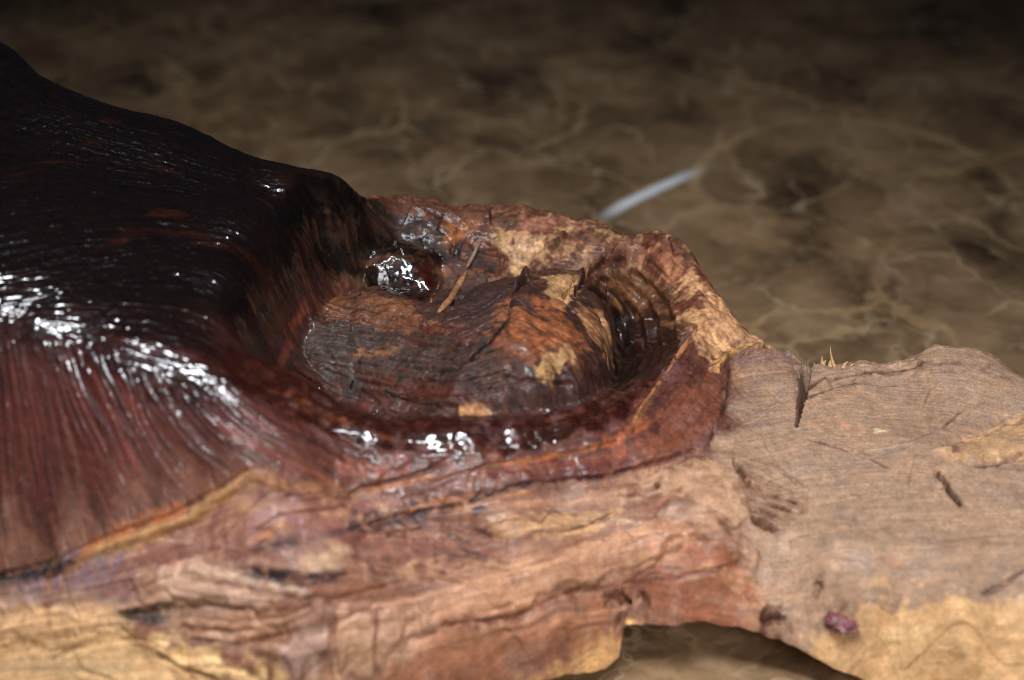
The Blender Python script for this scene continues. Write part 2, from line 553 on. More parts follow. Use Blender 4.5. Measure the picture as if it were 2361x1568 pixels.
# open split in the plank
groove([(1862, 835), (1856, 880), (1846, 930), (1836, 985)], .0012, .030, 1.0, .3, .2, 1, 5)
groove([(1858, 850), (1848, 900)], .0020, .004, 1.0, .6, .25)
groove([(1836, 990), (1900, 1010), (1990, 1035)], .0006, .0007)
# pits torn out of the plank
PITS = []
for (a, b, c, d, ww, dp) in [(1745, 1205, 1785, 1220, .0016, .006), (1700, 1070, 1718, 1098, .0010, .004), (1722, 1108, 1745, 1122, .0010, .004), (1765, 1160, 1830, 1182, .0008, .003), (1775, 1140, 1840, 1165, .0006, .002),
                             (1760, 1178, 1800, 1196, .0008, .003), (1655, 1220, 1680, 1238, .0008, .0025), (2155, 1095, 2185, 1130, .0006, .0025), (2178, 1120, 2215, 1170, .0008, .003), (1750, 1415, 1790, 1418, .0014, .004),
                             (1880, 1350, 1895, 1362, .0008, .002), (1400, 1390, 1450, 1400, .0016, .004), (1470, 1380, 1500, 1395, .0010, .003), (1440, 1415, 1420, 1440, .0010, .003), (1512, 1128, 1517, 1132, .0007, .003)]:
    groove([(a, b), (c, d)], ww * 1.35, dp * 1.5, .7, .4)
    PITS.append([(a, b), (c, d)])
for k in range(16):
    a, b = 1700 + random.random() * 110, 1090 + random.random() * 120
    groove([(a, b), (a + 30 + 30 * random.random(), b + 12 + 14 * random.random())], .0004, .0010)
# ledges where layers of the plank broke away
step([(1740, 1180), (1700, 1110), (1620, 1052), (1480, 1095)], .0022, .0006, .016)
step([(1710, 1260), (1620, 1180), (1540, 1140)], .0018, .0006, .012)
step([(1690, 835), (1665, 960), (1615, 1045)], -.0016, .0008, .006)
step([(1730, 1290), (1560, 1230), (1400, 1270), (1200, 1330)], .0014, .0005, .010)
step([(2361, 960), (2250, 1000), (2160, 1030)], -.0012, .0008, .010)
step([(2361, 1060), (2250, 1085), (2150, 1075)], .0014, .0008, .010)


def plate(pts, h, soft=.0008, wob=.0012):
    """a chip or layer with its own edge standing proud of (or below) the wood round it"""
    L = line(pts + pts[:1], 30)[:-1]
    ii = box_of(L, .004)
    x, y = X[ii], Y[ii]
    d = poly_sd(x + wob * vnoise(x * 260, y * 260, seed=25), y + wob * vnoise(x * 260, y * 260, seed=26), L)
    DISP[ii] += h * smooth(-soft * .3, soft, d)


SHEET = [(960, 1410), (1080, 1360), (1200, 1325), (1320, 1265), (1420, 1235), (1575, 1225), (1590, 1250), (1510, 1295), (1350, 1350), (1200, 1415), (1050, 1450), (970, 1450)]
plate(SHEET, .0018)
plate([(1545, 1240), (1600, 1238), (1700, 1290), (1745, 1450), (1640, 1436), (1520, 1425), (1450, 1380), (1500, 1310)], -.0012)
plate([(790, 1235), (900, 1195), (1060, 1180), (1180, 1235), (1165, 1290), (1020, 1335), (890, 1345), (820, 1300)], -.0016, .002)
plate([(640, 1400), (780, 1395), (960, 1385), (960, 1440), (880, 1500), (760, 1530), (690, 1480)], .0012)
plate([(770, 1400), (860, 1398), (850, 1450), (765, 1470)], .0008)
plate([(1400, 1150), (1480, 1100), (1620, 1060), (1700, 1110), (1740, 1190), (1680, 1230), (1560, 1150)], .0013)
plate([(1540, 1150), (1630, 1185), (1720, 1290), (1660, 1300), (1590, 1225), (1480, 1215)], .0011, .0015)
plate([(330, 1478), (460, 1500), (600, 1560), (560, 1590), (430, 1560), (300, 1500)], .0026, .0030)
plate([(300, 1330), (420, 1300), (560, 1330), (720, 1390), (640, 1440), (480, 1400), (330, 1390)], .0013, .0010)
plate([(420, 1420), (560, 1425), (700, 1450), (640, 1520), (500, 1500)], .0010, .0010)
plate([(0, 1390), (120, 1392), (250, 1430), (300, 1475), (180, 1500), (0, 1470)], .0013, .0012)
plate([(1005, 1140), (1120, 1098), (1200, 1090), (1260, 1120), (1150, 1140), (1050, 1150)], .0010)
plate([(780, 1075), (840, 1050), (960, 1050), (920, 1090), (840, 1130), (780, 1120)], .0010)
plate([(1258, 822), (1290, 805), (1322, 802), (1318, 832), (1280, 860), (1235, 872)], .0005, .0004)
plate([(735, 700), (830, 680), (920, 690), (1000, 745), (950, 765), (850, 745), (760, 720)], .0012, .0008)
plate([(1120, 555), (1200, 540), (1300, 530), (1250, 600), (1200, 630), (1165, 600)], .0008, .0005)
plate([(1060, 560), (1115, 572), (1170, 600), (1150, 640), (1090, 625), (1060, 600)], -.0010, .0008)
plate([(1640, 830), (1690, 800), (1760, 795), (1700, 815), (1650, 855)], .0012, .0006)
plate([(2150, 1045), (2240, 1005), (2361, 962), (2430, 960), (2430, 1062), (2300, 1062), (2200, 1080)], .0020, .0030)
plate([(2100, 825), (2150, 802), (2240, 805), (2310, 848), (2220, 870), (2130, 850)], .0014, .0010)
plate([(1900, 868), (1990, 850), (2110, 830), (2110, 850), (1990, 872), (1920, 895)], -.0014, .0008)
LENS_CHIP = [(385, 1318), (470, 1302), (560, 1326), (650, 1350), (735, 1374), (690, 1392), (600, 1412), (520, 1414), (402, 1388), (360, 1352)]
FACET_A = [(640, 1498), (723, 1420), (766, 1412), (762, 1498), (684, 1560)]
FACET_B = [(772, 1404), (866, 1415), (862, 1537), (778, 1523)]
FACET_C = [(868, 1412), (960, 1392), (1010, 1440), (960, 1480), (880, 1520)]
CREAM_EDGE = [(-60, 1392), (60, 1400), (160, 1418), (234, 1431), (351, 1466), (440, 1492), (527, 1513), (566, 1529), (660, 1552), (760, 1590), (400, 1640), (-60, 1640)]
plate(LENS_CHIP, .0016, .0007, .0008)
plate(FACET_A, .0012, .0006, .0008)
plate(FACET_B, .0015, .0006, .0008)
plate(FACET_C, .0010, .0006, .0008)
plate(CREAM_EDGE, -.0012, .0010, .0008)
groove([(281, 1422), (344, 1417), (398, 1400)], .0016, .0028, .5, .6)
groove([(289, 1474), (360, 1508), (422, 1544), (508, 1572)], .0008, .0016, .5, .6, .1)
groove([(0, 1498), (110, 1480), (219, 1458)], .0018, .0012, .5, .5)
for pts in ([(410, 1420), (540, 1440), (660, 1425), (730, 1395)], [(420, 1445), (540, 1462), (650, 1450), (725, 1412)], [(450, 1478), (560, 1490), (650, 1470)], [(430, 1340), (560, 1362), (680, 1385)], [(400, 1365), (520, 1388), (640, 1395)]):
    groove(pts, .0007, .0009, .4, .4)
# lower edge of the split block, layers right of the split, ledges of the torn patch
groove([(1834, 1010), (1890, 1022), (1946, 1034), (2010, 1060), (2057, 1087)], .0006, .0010, .7, .3, .15)
groove([(1858, 905), (1893, 876), (1998, 854), (2080, 845), (2147, 838)], .0009, .0016, .7, .4, .2)
groove([(1858, 925), (1920, 900), (1990, 885)], .0006, .0009, .7, .3, .2)
groove([(1852, 950), (1890, 930), (1930, 922)], .0006, .0008, .7, .3, .2)
step([(1760, 1299), (1718, 1246), (1675, 1209), (1628, 1183)], .0020, .0006, .010)
groove([(1697, 1060), (1704, 1078), (1714, 1094)], .0012, .0045, .6, .4)
groove([(1728, 1111), (1742, 1112), (1756, 1122)], .0012, .0045, .6, .4)
groove([(1740, 1203), (1760, 1210), (1783, 1223)], .0019, .0075, .7, .6)
groove([(1752, 1420), (1775, 1414), (1805, 1428)], .0022, .0060, .6, .5)
groove([(1725, 1432), (1750, 1440)], .0012, .003, .6, .5)
groove([(2263, 1373), (2310, 1350), (2361, 1315)], .0010, .0012, .4, .6)
groove([(2240, 1082), (2300, 1068), (2370, 1048)], .0011, .0014, .4, .7)
groove([(2173, 992), (2195, 970), (2216, 950)], .0006, .0010, .4, .4)
for k in range(14):
    a, b = 1690 + 130 * random.random(), 1085 + 100 * random.random()
    groove([(a, b), (a + 25 + 45 * random.random(), b + 14 + 20 * random.random())], .0004 + .0004 * random.random(), .0016)
# ribs in the right wall of the hollow
RIBS = [[(1345, 660), (1395, 690), (1425, 735), (1440, 800)], [(1385, 650), (1440, 690), (1470, 745), (1480, 810)], [(1420, 640), (1480, 690), (1508, 745), (1512, 805)],
        [(1455, 632), (1520, 690), (1545, 740), (1545, 790)], [(1330, 690), (1380, 720), (1405, 770), (1412, 830)]]
for rb in RIBS:
    groove(rb, .0019, .0030, .5, .7, .1)
for rb in RIBS[:4]:
    groove([(a + 18, b - 6) for a, b in rb], .0011, -.0014, .5, .6, .15)
groove([(1320, 690), (1350, 640), (1390, 610), (1440, 605)], .0018, .0028, .4, .5)
for k in range(22):
    f = k / 21
    a0, b0 = 720 + 60 * random.random(), 720 + 170 * f
    groove([(a0, b0), (a0 + 140, b0 + 10 + 30 * f), (a0 + 280, b0 + 30 + 20 * random.random()), (a0 + 380 + 60 * random.random(), b0 + 20 - 60 * (1 - f))], .0005 + .0005 * random.random(), .0006 + .0005 * random.random(), .3, .3)
for k in range(12):
    a0, b0 = 1180 + 150 * random.random(), 720 + 170 * random.random()
    groove([(a0, b0), (a0 + 40, b0 + 14), (a0 + 85, b0 + 42)], .0004 + .0004 * random.random(), .0006, .3, .3)
# folds and cracks of the hollow
for pts, ww, dp in [([(1165, 725), (1178, 690), (1215, 645)], .0008, .002), ([(1182, 690), (1235, 722)], .0004, .0012), ([(1182, 690), (1172, 740), (1130, 795), (1050, 850), (980, 870)], .0011, .0022),
                    ([(1475, 585), (1545, 650)], .0004, .001), ([(950, 470), (1050, 530), (1040, 590)], .001, .0012), ([(1010, 590), (1060, 640), (1040, 700)], .0012, .002),
                    ([(880, 905), (950, 935), (1050, 945)], .001, .0018), ([(830, 905), (870, 930)], .0008, .0022), ([(720, 840), (800, 880), (870, 890)], .0008, .0012),
                    ([(1330, 650), (1300, 690), (1320, 720)], .0012, .002), ([(840, 770), (960, 790), (1080, 800)], .0009, .0012), ([(1090, 840), (1200, 880), (1320, 890)], .0009, .0014)]:
    groove(pts, ww, dp)
groove([(1300, 545), (1240, 610), (1190, 665)], .0022, -.0024, .8, .6, .2)
groove([(1395, 590), (1340, 640), (1320, 690)], .0014, -.0016, .6, .6, .2)
groove([(1600, 770), (1540, 860), (1470, 960), (1455, 1000)], .0011, -.0016, .5, .5, .2)
groove([(1590, 790), (1530, 875), (1462, 975)], .0007, .0014, .5, .5, .2)
groove([(1640, 850), (1690, 812), (1760, 800)], .0014, -.0016, .5, .5, .3)
# the lip of the hollow: the wet shelf inside stands in a shallow channel
step([(700, 962), (820, 1033), (1000, 1048), (1200, 1041), (1400, 993), (1480, 930)], -.0016, .0007, .008)
for pts, ww, dp in [([(860, 1120), (1000, 1110), (1120, 1075), (1300, 1050), (1420, 1020)], .0008, .0014), ([(620, 1150), (800, 1140), (980, 1090), (1040, 1055)], .0009, .0014),
                    ([(1040, 1175), (1200, 1120), (1400, 1100), (1600, 1040)], .0009, .0015), ([(560, 1250), (640, 1190), (800, 1170)], .0009, .0015), ([(780, 1230), (920, 1190), (1060, 1170)], .0012, .0018),
                    ([(1240, 1240), (1340, 1220), (1420, 1185)], .0006, .001)]:
    groove(pts, ww, dp)
# torn fringe under the swelling
groove([(-20, 1362), (150, 1305), (280, 1252), (420, 1205), (520, 1140), (575, 1100), (690, 1140), (800, 1148)], .0020, -.0016, .8, .6, .25)
groove([(-20, 1335), (120, 1300), (250, 1240), (400, 1190), (520, 1120), (572, 1085)], .0010, .0014, .8, .6, .25)
for k in range(11):
    a = 20 + k * 50 + random.random() * 40
    b = np.interp(a, [0, 150, 280, 420, 520, 575], [1345, 1290, 1240, 1190, 1120, 1092])
    groove([(a - 14, b - 20 - 60 * random.random()), (a, b - 5)], .0005 + .0006 * random.random(), .0006)
# sweeping cuts on the lower front
for pts, ww, dp in [([(300, 1370), (420, 1330), (600, 1370), (760, 1390), (940, 1340)], .0012, .0016), ([(330, 1440), (460, 1400), (560, 1410)], .0016, .0022), ([(420, 1450), (600, 1480), (740, 1460), (860, 1400)], .0010, .0014),
                    ([(560, 1320), (680, 1340), (800, 1330)], .0014, .0020), ([(120, 1520), (250, 1470), (330, 1480)], .0012, .0014), ([(300, 1470), (480, 1540), (640, 1568)], .0010, .0018),
                    ([(860, 1560), (900, 1500), (1040, 1440), (1180, 1400)], .0010, .0016), 
                    ([(1340, 1360), (1200, 1420), (1010, 1450)], .0010, .0018), ([(1560, 1230), (1520, 1300), (1440, 1350)], .0007, .0012), ([(1440, 1350), (1560, 1335), (1700, 1300)], .0006, .001)]:
    groove(pts, ww * 1.2, dp * .7, .5, .5)
for k in range(18):
    a, b = 790 + 300 * random.random(), 1195 + 110 * random.random()
    ln_ = 50 + 80 * random.random()
    groove([(a, b), (a + ln_ * .5, b + ln_ * .22), (a + ln_, b + ln_ * .30)], .0004 + .0004 * random.random(), .0007, .4, .4)
SHELF = line([(560, 850), (690, 890), (780, 945), (850, 990), (1000, 1010), (1200, 1005), (1330, 980), (1420, 945)], 30)
ii = box_of(SHELF, .012)
dsh, _, _ = seg_dist(X[ii], Y[ii], SHELF)
calm = smooth(.0075, .0045, dsh)
DISP[ii] = DISP[ii] * (1 - .72 * calm) + calm * (vnoise(mmx[ii] * .16, mmy[ii] * .16, seed=301) * .0007 + vnoise(mmx[ii] * .45, mmy[ii] * .45, seed=302) * .00018)
LMP = line(LUMP + LUMP[:1], 30)
ii = box_of(LMP, .006)
clm = smooth(-.004, .002, poly_sd(X[ii], Y[ii], LMP[:-1]))
DISP[ii] = DISP[ii] * (1 - .8 * clm) + clm * (vnoise(mmx[ii] * .3, mmy[ii] * .3, seed=305) * .0005 + vnoise(mmx[ii] * .9, mmy[ii] * .9, seed=306) * .00012)
# roughen everything a little
DISP += fbm((mmx * .77 - mmy * .64) * .6, (mmx * .64 + mmy * .77) * .6, None, 101, 2) * .00008
# ragged broken edge along the back rim
eb = np.clip(1 - (np.repeat(yb[None], NY, 0) - .016 - Y) / .005, 0, 1) * np.clip(1 - (Y - np.repeat(yb[None], NY, 0) + .016) / .006, 0, 1)
DISP += eb * (vnoise(mmx * .25, mmy * .25, seed=111) * .0007 + vnoise(mmx * .8, mmy * .8, seed=112) * .0004) * smooth(-.065, -.05, X)

# move along the smooth normal
dZx = np.gradient(Z, axis=1) / np.gradient(X, axis=1)
dYt = np.gradient(Y, axis=0)
dZy = np.gradient(Z, axis=0) / dYt
nx, ny, nz = -dZx, -dZy, np.ones_like(Z)
nl = np.sqrt(nx * nx + ny * ny + nz * nz)
nl = np.maximum(nl, 1e-6)
lim = smooth(0, .004, de) * (taper > .2)
PX, PY, PZ = X + nx / nl * DISP * lim * .6, Y + ny / nl * DISP * lim * .6, Z + nz / nl * DISP * lim
PX = PX + .42 * CRK
PZ = np.maximum(PZ, .0003)

# ------------------------------------------------------------------ colour of the wood (stain, lacquer, sapwood), with some shade and highlight painted in


def c8(r, g, b):
    return np.array([((v / 255) / 12.92 if v / 255 < .04045 else ((v / 255 + .055) / 1.055) ** 2.4) for v in (r, g, b)], np.float32)


COL = np.zeros(X.shape + (3,), np.float32)
GLO = np.zeros(X.shape, np.float32)
BASE = {'hump': (c8(17, 10, 9), .95), 'slope': (c8(74, 29, 21), .26), 'rim': (c8(88, 46, 37), .32), 'flank': (c8(142, 100, 78), .06), 'plank': (c8(160, 127, 102), .04),
        'knob': (c8(66, 39, 30), .10), 'hollow': (c8(114, 72, 48), .07)}
zs_ = np.exp(-(ZD - ZD.min(0)) / .0045)
zs_ /= zs_.sum(0)
wmix = {z: (.5 * zs_[i] + .5 * zw[i]) for i, z in enumerate(ZONES)}
for z in ZONES:
    COL += wmix[z][..., None] * BASE[z][0]
    GLO += wmix[z] * BASE[z][1]


def mixc(mask, col, gloss=None):
    global COL, GLO
    m = np.clip(mask, 0, 1)[..., None]
    COL = COL * (1 - m) + np.asarray(col, np.float32) * m
    if gloss is not None:
        GLO = GLO * (1 - m[..., 0]) + gloss * m[..., 0]


rx_, ry_ = mmx * .82 - mmy * .57, mmx * .57 + mmy * .82
NA = fbm(rx_ * .16, ry_ * .16, None, 201, 3)
NB = fbm(rx_ * .45, ry_ * .45, None, 207, 3)
NS = streaks(.035, .045, 211, 3)
NT = streaks(.09, .06, 217, 2)


def patch(pts, col, feather=.0015, rough=.0020, strength=1.0, gloss=None, speck=.25):
    """a patch of stain or painted light and shade with its own ragged outline"""
    L = line(pts + pts[:1], 30)[:-1]
    ii = box_of(L, feather * 2 + rough * 2)
    x, y = X[ii], Y[ii]
    d = poly_sd(x, y, L) + (NA[ii] * .7 + NB[ii] * .6 + NS[ii] * .5) * rough * 1.3
    m = smooth(-feather, feather, d) * strength
    if speck:
        m = m * np.clip(1 - speck + speck * (NB[ii] * 1.2 + NT[ii] * .8 + .5), 0, 1)
    COL[ii] = COL[ii] * (1 - m[:, None]) + col * m[:, None]
    if gloss is not None:
        GLO[ii] = GLO[ii] * (1 - m) + gloss * m


def streak(pts, col, width, strength=1.0, gloss=None, rough=.5):
    L = line(pts)
    ii = box_of(L, width * 2)
    if not len(ii[0]):
        return
    d, f, _ = seg_dist(X[ii], Y[ii], L)
    d = d + (NA[ii] * .5 + NB[ii] * .5) * width * rough
    m = smooth(width, width * .35, d) * strength * np.clip(f / .1, .2, 1) * np.clip((1 - f) / .1, .2, 1) * np.clip(.85 + NB[ii] * .8 + NT[ii] * .5, .1, 1)
    COL[ii] = COL[ii] * (1 - m[:, None]) + col * m[:, None]
    if gloss is not None:
        GLO[ii] = GLO[ii] * (1 - m) + gloss * m


BLACK, DKRED, RED, ORG, TAN, CREAM, GREY, PINK, SAND = c8(22, 14, 12), c8(62, 22, 16), c8(104, 44, 30), c8(160, 88, 44), c8(196, 150, 104), c8(222, 174, 112), c8(92, 80, 76), c8(172, 122, 100), c8(206, 164, 120)
# broad variation in each zone
mixc(W['hump'] * smooth(.5, 1.1, NS) * .5, c8(54, 22, 13))
mixc(W['slope'] * smooth(0, .9, NS) * .8, c8(106, 44, 32))
mixc(W['slope'] * smooth(0, .9, -NT) * .7, c8(40, 20, 18))
mixc(W['slope'] * smooth(.5, 1.0, NT) * .3, c8(112, 70, 62))
mixc(W['rim'] * smooth(.1, .8, NS) * .8, c8(140, 78, 48))
mixc(W['rim'] * smooth(.1, .8, -NS) * .7, c8(66, 34, 32))
mixc(W['rim'] * smooth(.3, .9, NA) * .5, c8(140, 104, 100))
mixc(W['flank'] * smooth(.0, .9, NS) * .8, c8(186, 136, 100))
mixc(W['flank'] * smooth(.1, .9, -NS) * .7, c8(112, 62, 42))
mixc(W['flank'] * smooth(.3, .9, NA) * .4, c8(164, 134, 118))
mixc(W['plank'] * smooth(.1, .9, NS) * .4, c8(174, 132, 102))
mixc(W['plank'] * smooth(.2, .9, -NS) * .4, c8(138, 104, 86))
mixc(W['plank'] * smooth(.4, 1.0, NB) * .25, c8(176, 128, 94))
mixc(W['plank'] * smooth(.1, .9, NA) * .45, c8(148, 124, 108))
mixc(W['knob'] * smooth(.0, .8, NS) * .8, c8(88, 42, 28))
mixc(W['knob'] * smooth(.3, .9, NA) * .5, c8(72, 60, 54))
mixc(W['hollow'] * smooth(-.1, .7, NB + NA * .5) * .8, c8(166, 122, 86))
mixc(W['hollow'] * smooth(.1, .8, -NA) * .8, c8(96, 46, 30))
NC = fbm(rx_ * 1.1, ry_ * 1.1, None, 231, 2)
ND = fbm(rx_ * .5, ry_ * .5, None, 237, 3)
mixc(W['hollow'] * smooth(.25, .6, ND) * .7, c8(70, 36, 26))
mixc(W['knob'] * smooth(.25, .7, ND) * .7, c8(40, 28, 24))
mixc(W['rim'] * smooth(.3, .7, ND) * .5, c8(56, 30, 28))
# stains one by one
patch([(0, 1390), (120, 1392), (250, 1430), (420, 1490), (560, 1530), (640, 1590), (-60, 1610), (-60, 1390)], c8(200, 160, 114), .004, .005, .8, .02, .12)
patch([(330, 1478), (460, 1500), (600, 1560), (560, 1590), (430, 1560), (300, 1500)], CREAM, .001, .002, .8)
patch([(1000, 1575), (1120, 1545), (1250, 1512), (1400, 1452), (1436, 1448), (1440, 1520), (1380, 1560), (1100, 1600)], c8(206, 154, 98), .0010, .001, .9, .02)
patch([(1440, 1428), (1600, 1432), (1760, 1458), (1760, 1475), (1600, 1450), (1440, 1445)], CREAM, .0006, .0006, .9, .02)
patch([(1780, 1468), (1940, 1450), (2030, 1410), (2361, 1385), (2420, 1400), (2420, 1640), (2000, 1600), (1880, 1530)], c8(200, 158, 112), .0025, .004, .8, .02, .15)
patch([(1545, 1240), (1600, 1238), (1700, 1290), (1745, 1450), (1640, 1436), (1520, 1425), (1450, 1380), (1500, 1310)], c8(142, 82, 56), .0014, .002, .8, .10, .45)
patch([(960, 1410), (1080, 1360), (1200, 1325), (1320, 1265), (1420, 1235), (1575, 1225), (1590, 1250), (1510, 1295), (1350, 1350), (1200, 1415), (1050, 1450), (970, 1450)], c8(180, 130, 98), .0010, .0014, .88, .10)
patch([(640, 1400), (780, 1395), (960, 1385), (960, 1440), (880, 1500), (760, 1530), (690, 1480)], c8(184, 138, 112), .001, .002, .7, .08)
patch([(790, 1235), (900, 1195), (1060, 1180), (1180, 1235), (1165, 1290), (1020, 1335), (890, 1345), (820, 1300)], c8(108, 64, 48), .0015, .002, .8, .06, .4)
patch([(1090, 1190), (1250, 1205), (1420, 1190), (1440, 1215), (1330, 1240), (1180, 1245)], c8(182, 136, 94), .001, .002, .8, .04, .3)
patch([(1400, 1150), (1480, 1100), (1620, 1060), (1700, 1110), (1740, 1190), (1680, 1230), (1560, 1150)], c8(180, 138, 106), .001, .0015, .7, .03)
patch([(870, 1568), (900, 1500), (1050, 1445), (1200, 1425), (1350, 1370), (1420, 1400), (1400, 1450), (1250, 1505), (1100, 1545)], c8(146, 90, 62), .0012, .002, .8, .05, .3)
patch([(300, 1330), (420, 1300), (560, 1330), (720, 1390), (640, 1440), (480, 1400), (330, 1390)], c8(190, 144, 112), .0015, .003, .6, .04, .4)
patch([(540, 1310), (650, 1320), (760, 1335), (660, 1360), (560, 1345)], c8(74, 40, 34), .001, .0015, .8, .2)
patch([(330, 1435), (440, 1400), (560, 1410), (420, 1425), (350, 1450)], c8(70, 60, 58), .0008, .001, .7)
patch([(560, 1480), (700, 1470), (840, 1420), (780, 1490), (640, 1540)], c8(124, 76, 52), .0015, .003, .7, .03, .5)
patch([(560, 1150), (800, 1165), (1000, 1150), (1180, 1145), (1120, 1240), (900, 1300), (700, 1320), (500, 1320), (200, 1370), (40, 1390), (-40, 1370), (150, 1310), (400, 1240)], c8(108, 62, 52), .006, .004, .6, .12, .4)
patch([(20, 1375), (180, 1335), (300, 1310), (330, 1350), (180, 1400), (60, 1410)], c8(112, 88, 92), .003, .003, .5, .1, .5)
# band and fringe
patch([(560, 1190), (640, 1120), (800, 1150), (1040, 1120), (1180, 1130), (1040, 1180), (820, 1230), (620, 1260), (480, 1290), (250, 1340), (100, 1370), (150, 1310), (400, 1240)], c8(120, 72, 62), .002, .003, .75, .18, .5)
patch([(820, 1205), (950, 1170), (1120, 1135), (1180, 1140), (1060, 1185), (900, 1215)], c8(54, 40, 40), .0012, .002, .85, .25, .4)
patch([(780, 1075), (840, 1050), (960, 1050), (920, 1090), (840, 1130), (780, 1120)], c8(138, 78, 62), .0012, .002, .7, .22)
patch([(990, 1140), (1120, 1100), (1200, 1090), (1260, 1120), (1150, 1140), (1050, 1150)], c8(122, 92, 88), .0012, .0015, .6, .3)
patch([(1100, 1090), (1250, 1070), (1400, 1050), (1480, 1060), (1400, 1100), (1230, 1120)], c8(92, 34, 28), .0012, .0015, .8, .4)
streak([(-20, 1355), (120, 1315), (270, 1255), (420, 1205), (520, 1135), (573, 1095), (680, 1130), (790, 1140)], c8(160, 110, 66), .0018, .6, .1, 1.2)
streak([(180, 1290), (260, 1245), (330, 1215), (400, 1185)], c8(168, 100, 60), .0018, .7, .3, .8)
streak([(-20, 1340), (60, 1330), (150, 1298), (190, 1285)], c8(40, 34, 36), .0016, .8, .4)
streak([(560, 1270), (640, 1215), (660, 1200)], c8(176, 110, 60), .0006, .8)
streak([(1050, 1180), (1130, 1150), (1240, 1130)], c8(180, 116, 70), .0007, .9)
for pts in ([(840, 1140), (960, 1110), (1010, 1100)], [(1150, 1075), (1250, 1058), (1300, 1045)], [(1330, 1040), (1420, 1020), (1450, 1000)], [(930, 1180), (1000, 1160), (1100, 1140)]):
    streak(pts, c8(164, 98, 54), .0009, .7)
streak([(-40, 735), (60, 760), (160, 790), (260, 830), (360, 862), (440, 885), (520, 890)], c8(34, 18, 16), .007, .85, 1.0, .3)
for pts, cl_, wd, st in [([(560, 1265), (700, 1250), (860, 1215), (1000, 1185)], c8(60, 42, 44), .0016, .7), ([(300, 1375), (430, 1335), (600, 1372), (760, 1392), (940, 1342)], c8(96, 58, 44), .0012, .8),
                         ([(330, 1442), (460, 1402), (560, 1412)], c8(52, 42, 40), .0015, .85), ([(560, 1322), (680, 1342), (800, 1332)], c8(60, 34, 30), .0018, .85), ([(1200, 1232), (1340, 1214), (1440, 1190)], c8(70, 46, 36), .0009, .8),
                         ([(1040, 1175), (1200, 1122), (1400, 1100), (1590, 1045)], c8(56, 30, 28), .0011, .8), ([(420, 1452), (600, 1482), (740, 1462), (860, 1402)], c8(118, 76, 54), .0014, .7),
                         ([(1340, 1362), (1200, 1422), (1010, 1452)], c8(104, 60, 44), .0011, .8), ([(1440, 1352), (1560, 1336), (1700, 1302)], c8(94, 48, 40), .0007, .8), ([(300, 1472), (480, 1542), (640, 1570)], c8(124, 88, 56), .0010, .8),
                         ([(1420, 1190), (1560, 1210), (1640, 1230)], c8(100, 66, 50), .0007, .7), ([(600, 1290), (760, 1300), (900, 1350)], c8(88, 54, 46), .0010, .6)]:
    streak(pts, cl_, wd, st)
for k in range(16):
    a, b = 790 + 300 * random.random(), 1195 + 110 * random.random()
    ln_ = 50 + 80 * random.random()
    streak([(a, b), (a + ln_ * .5, b + ln_ * .22), (a + ln_, b + ln_ * .30)], c8(66, 42, 36) if k % 2 else c8(156, 110, 84), .0005 + .0005 * random.random(), .55)
for k in range(16):
    a = 1130 + k * 19
    streak([(a, 1180 + 3 * (k % 4)), (a + 70, 1205 + 4 * (k % 3)), (a + 130, 1215)], c8(134, 92, 62) if k % 2 else c8(196, 150, 108), .0006, .5)
# the wet dark shelf round the burl
patch([(510, 800), (600, 820), (690, 858), (780, 920), (850, 955), (1000, 962), (1200, 956), (1330, 940), (1405, 905), (1430, 830), (1420, 760), (1385, 695), (1450, 650), (1545, 720), (1560, 790), (1520, 860), (1470, 935),
       (1400, 990), (1200, 1042), (1000, 1047), (820, 1032), (700, 975), (600, 920), (520, 890)], c8(42, 15, 10), .0012, .0014, .95, 1.0)
patch([(1345, 655), (1400, 622), (1480, 642), (1550, 702), (1572, 780), (1532, 850), (1470, 885), (1425, 860), (1424, 770), (1388, 698)], c8(48, 26, 18), .0012, .002, .9, .35, .2)  # dark lacquer deepened over ribs and moat, shade painted into the colour
patch([(1392, 688), (1420, 758), (1426, 830), (1402, 900), (1440, 905), (1472, 850), (1470, 770), (1436, 702)], c8(26, 14, 11), .0010, .0014, .92, .5, .1)  # crescent of painted shade in the moat, setting off the burl's edge
for rb in RIBS[:4]:
    streak([(a + 14, b - 4) for a, b in rb[:3]], c8(146, 98, 60), .0007, .8, .05)
patch([(1400, 640), (1500, 700), (1540, 750), (1525, 690), (1440, 615)], c8(130, 84, 52), .001, .0015, .6, .1, .5)
patch([(1480, 1000), (1560, 930), (1610, 850), (1680, 850), (1662, 960), (1600, 1042), (1490, 1085), (1420, 1060)], c8(116, 64, 48), .0020, .003, .8, .28, .5)
patch([(1420, 1000), (1480, 960), (1500, 990), (1440, 1040), (1360, 1045)], c8(156, 84, 52), .0012, .0015, .7, .4)
streak([(1600, 770), (1540, 860), (1470, 965), (1458, 1000)], c8(172, 112, 70), .0012, .9, .1)
streak([(1592, 795), (1532, 878), (1464, 978)], c8(54, 38, 32), .0006, .8, .2)
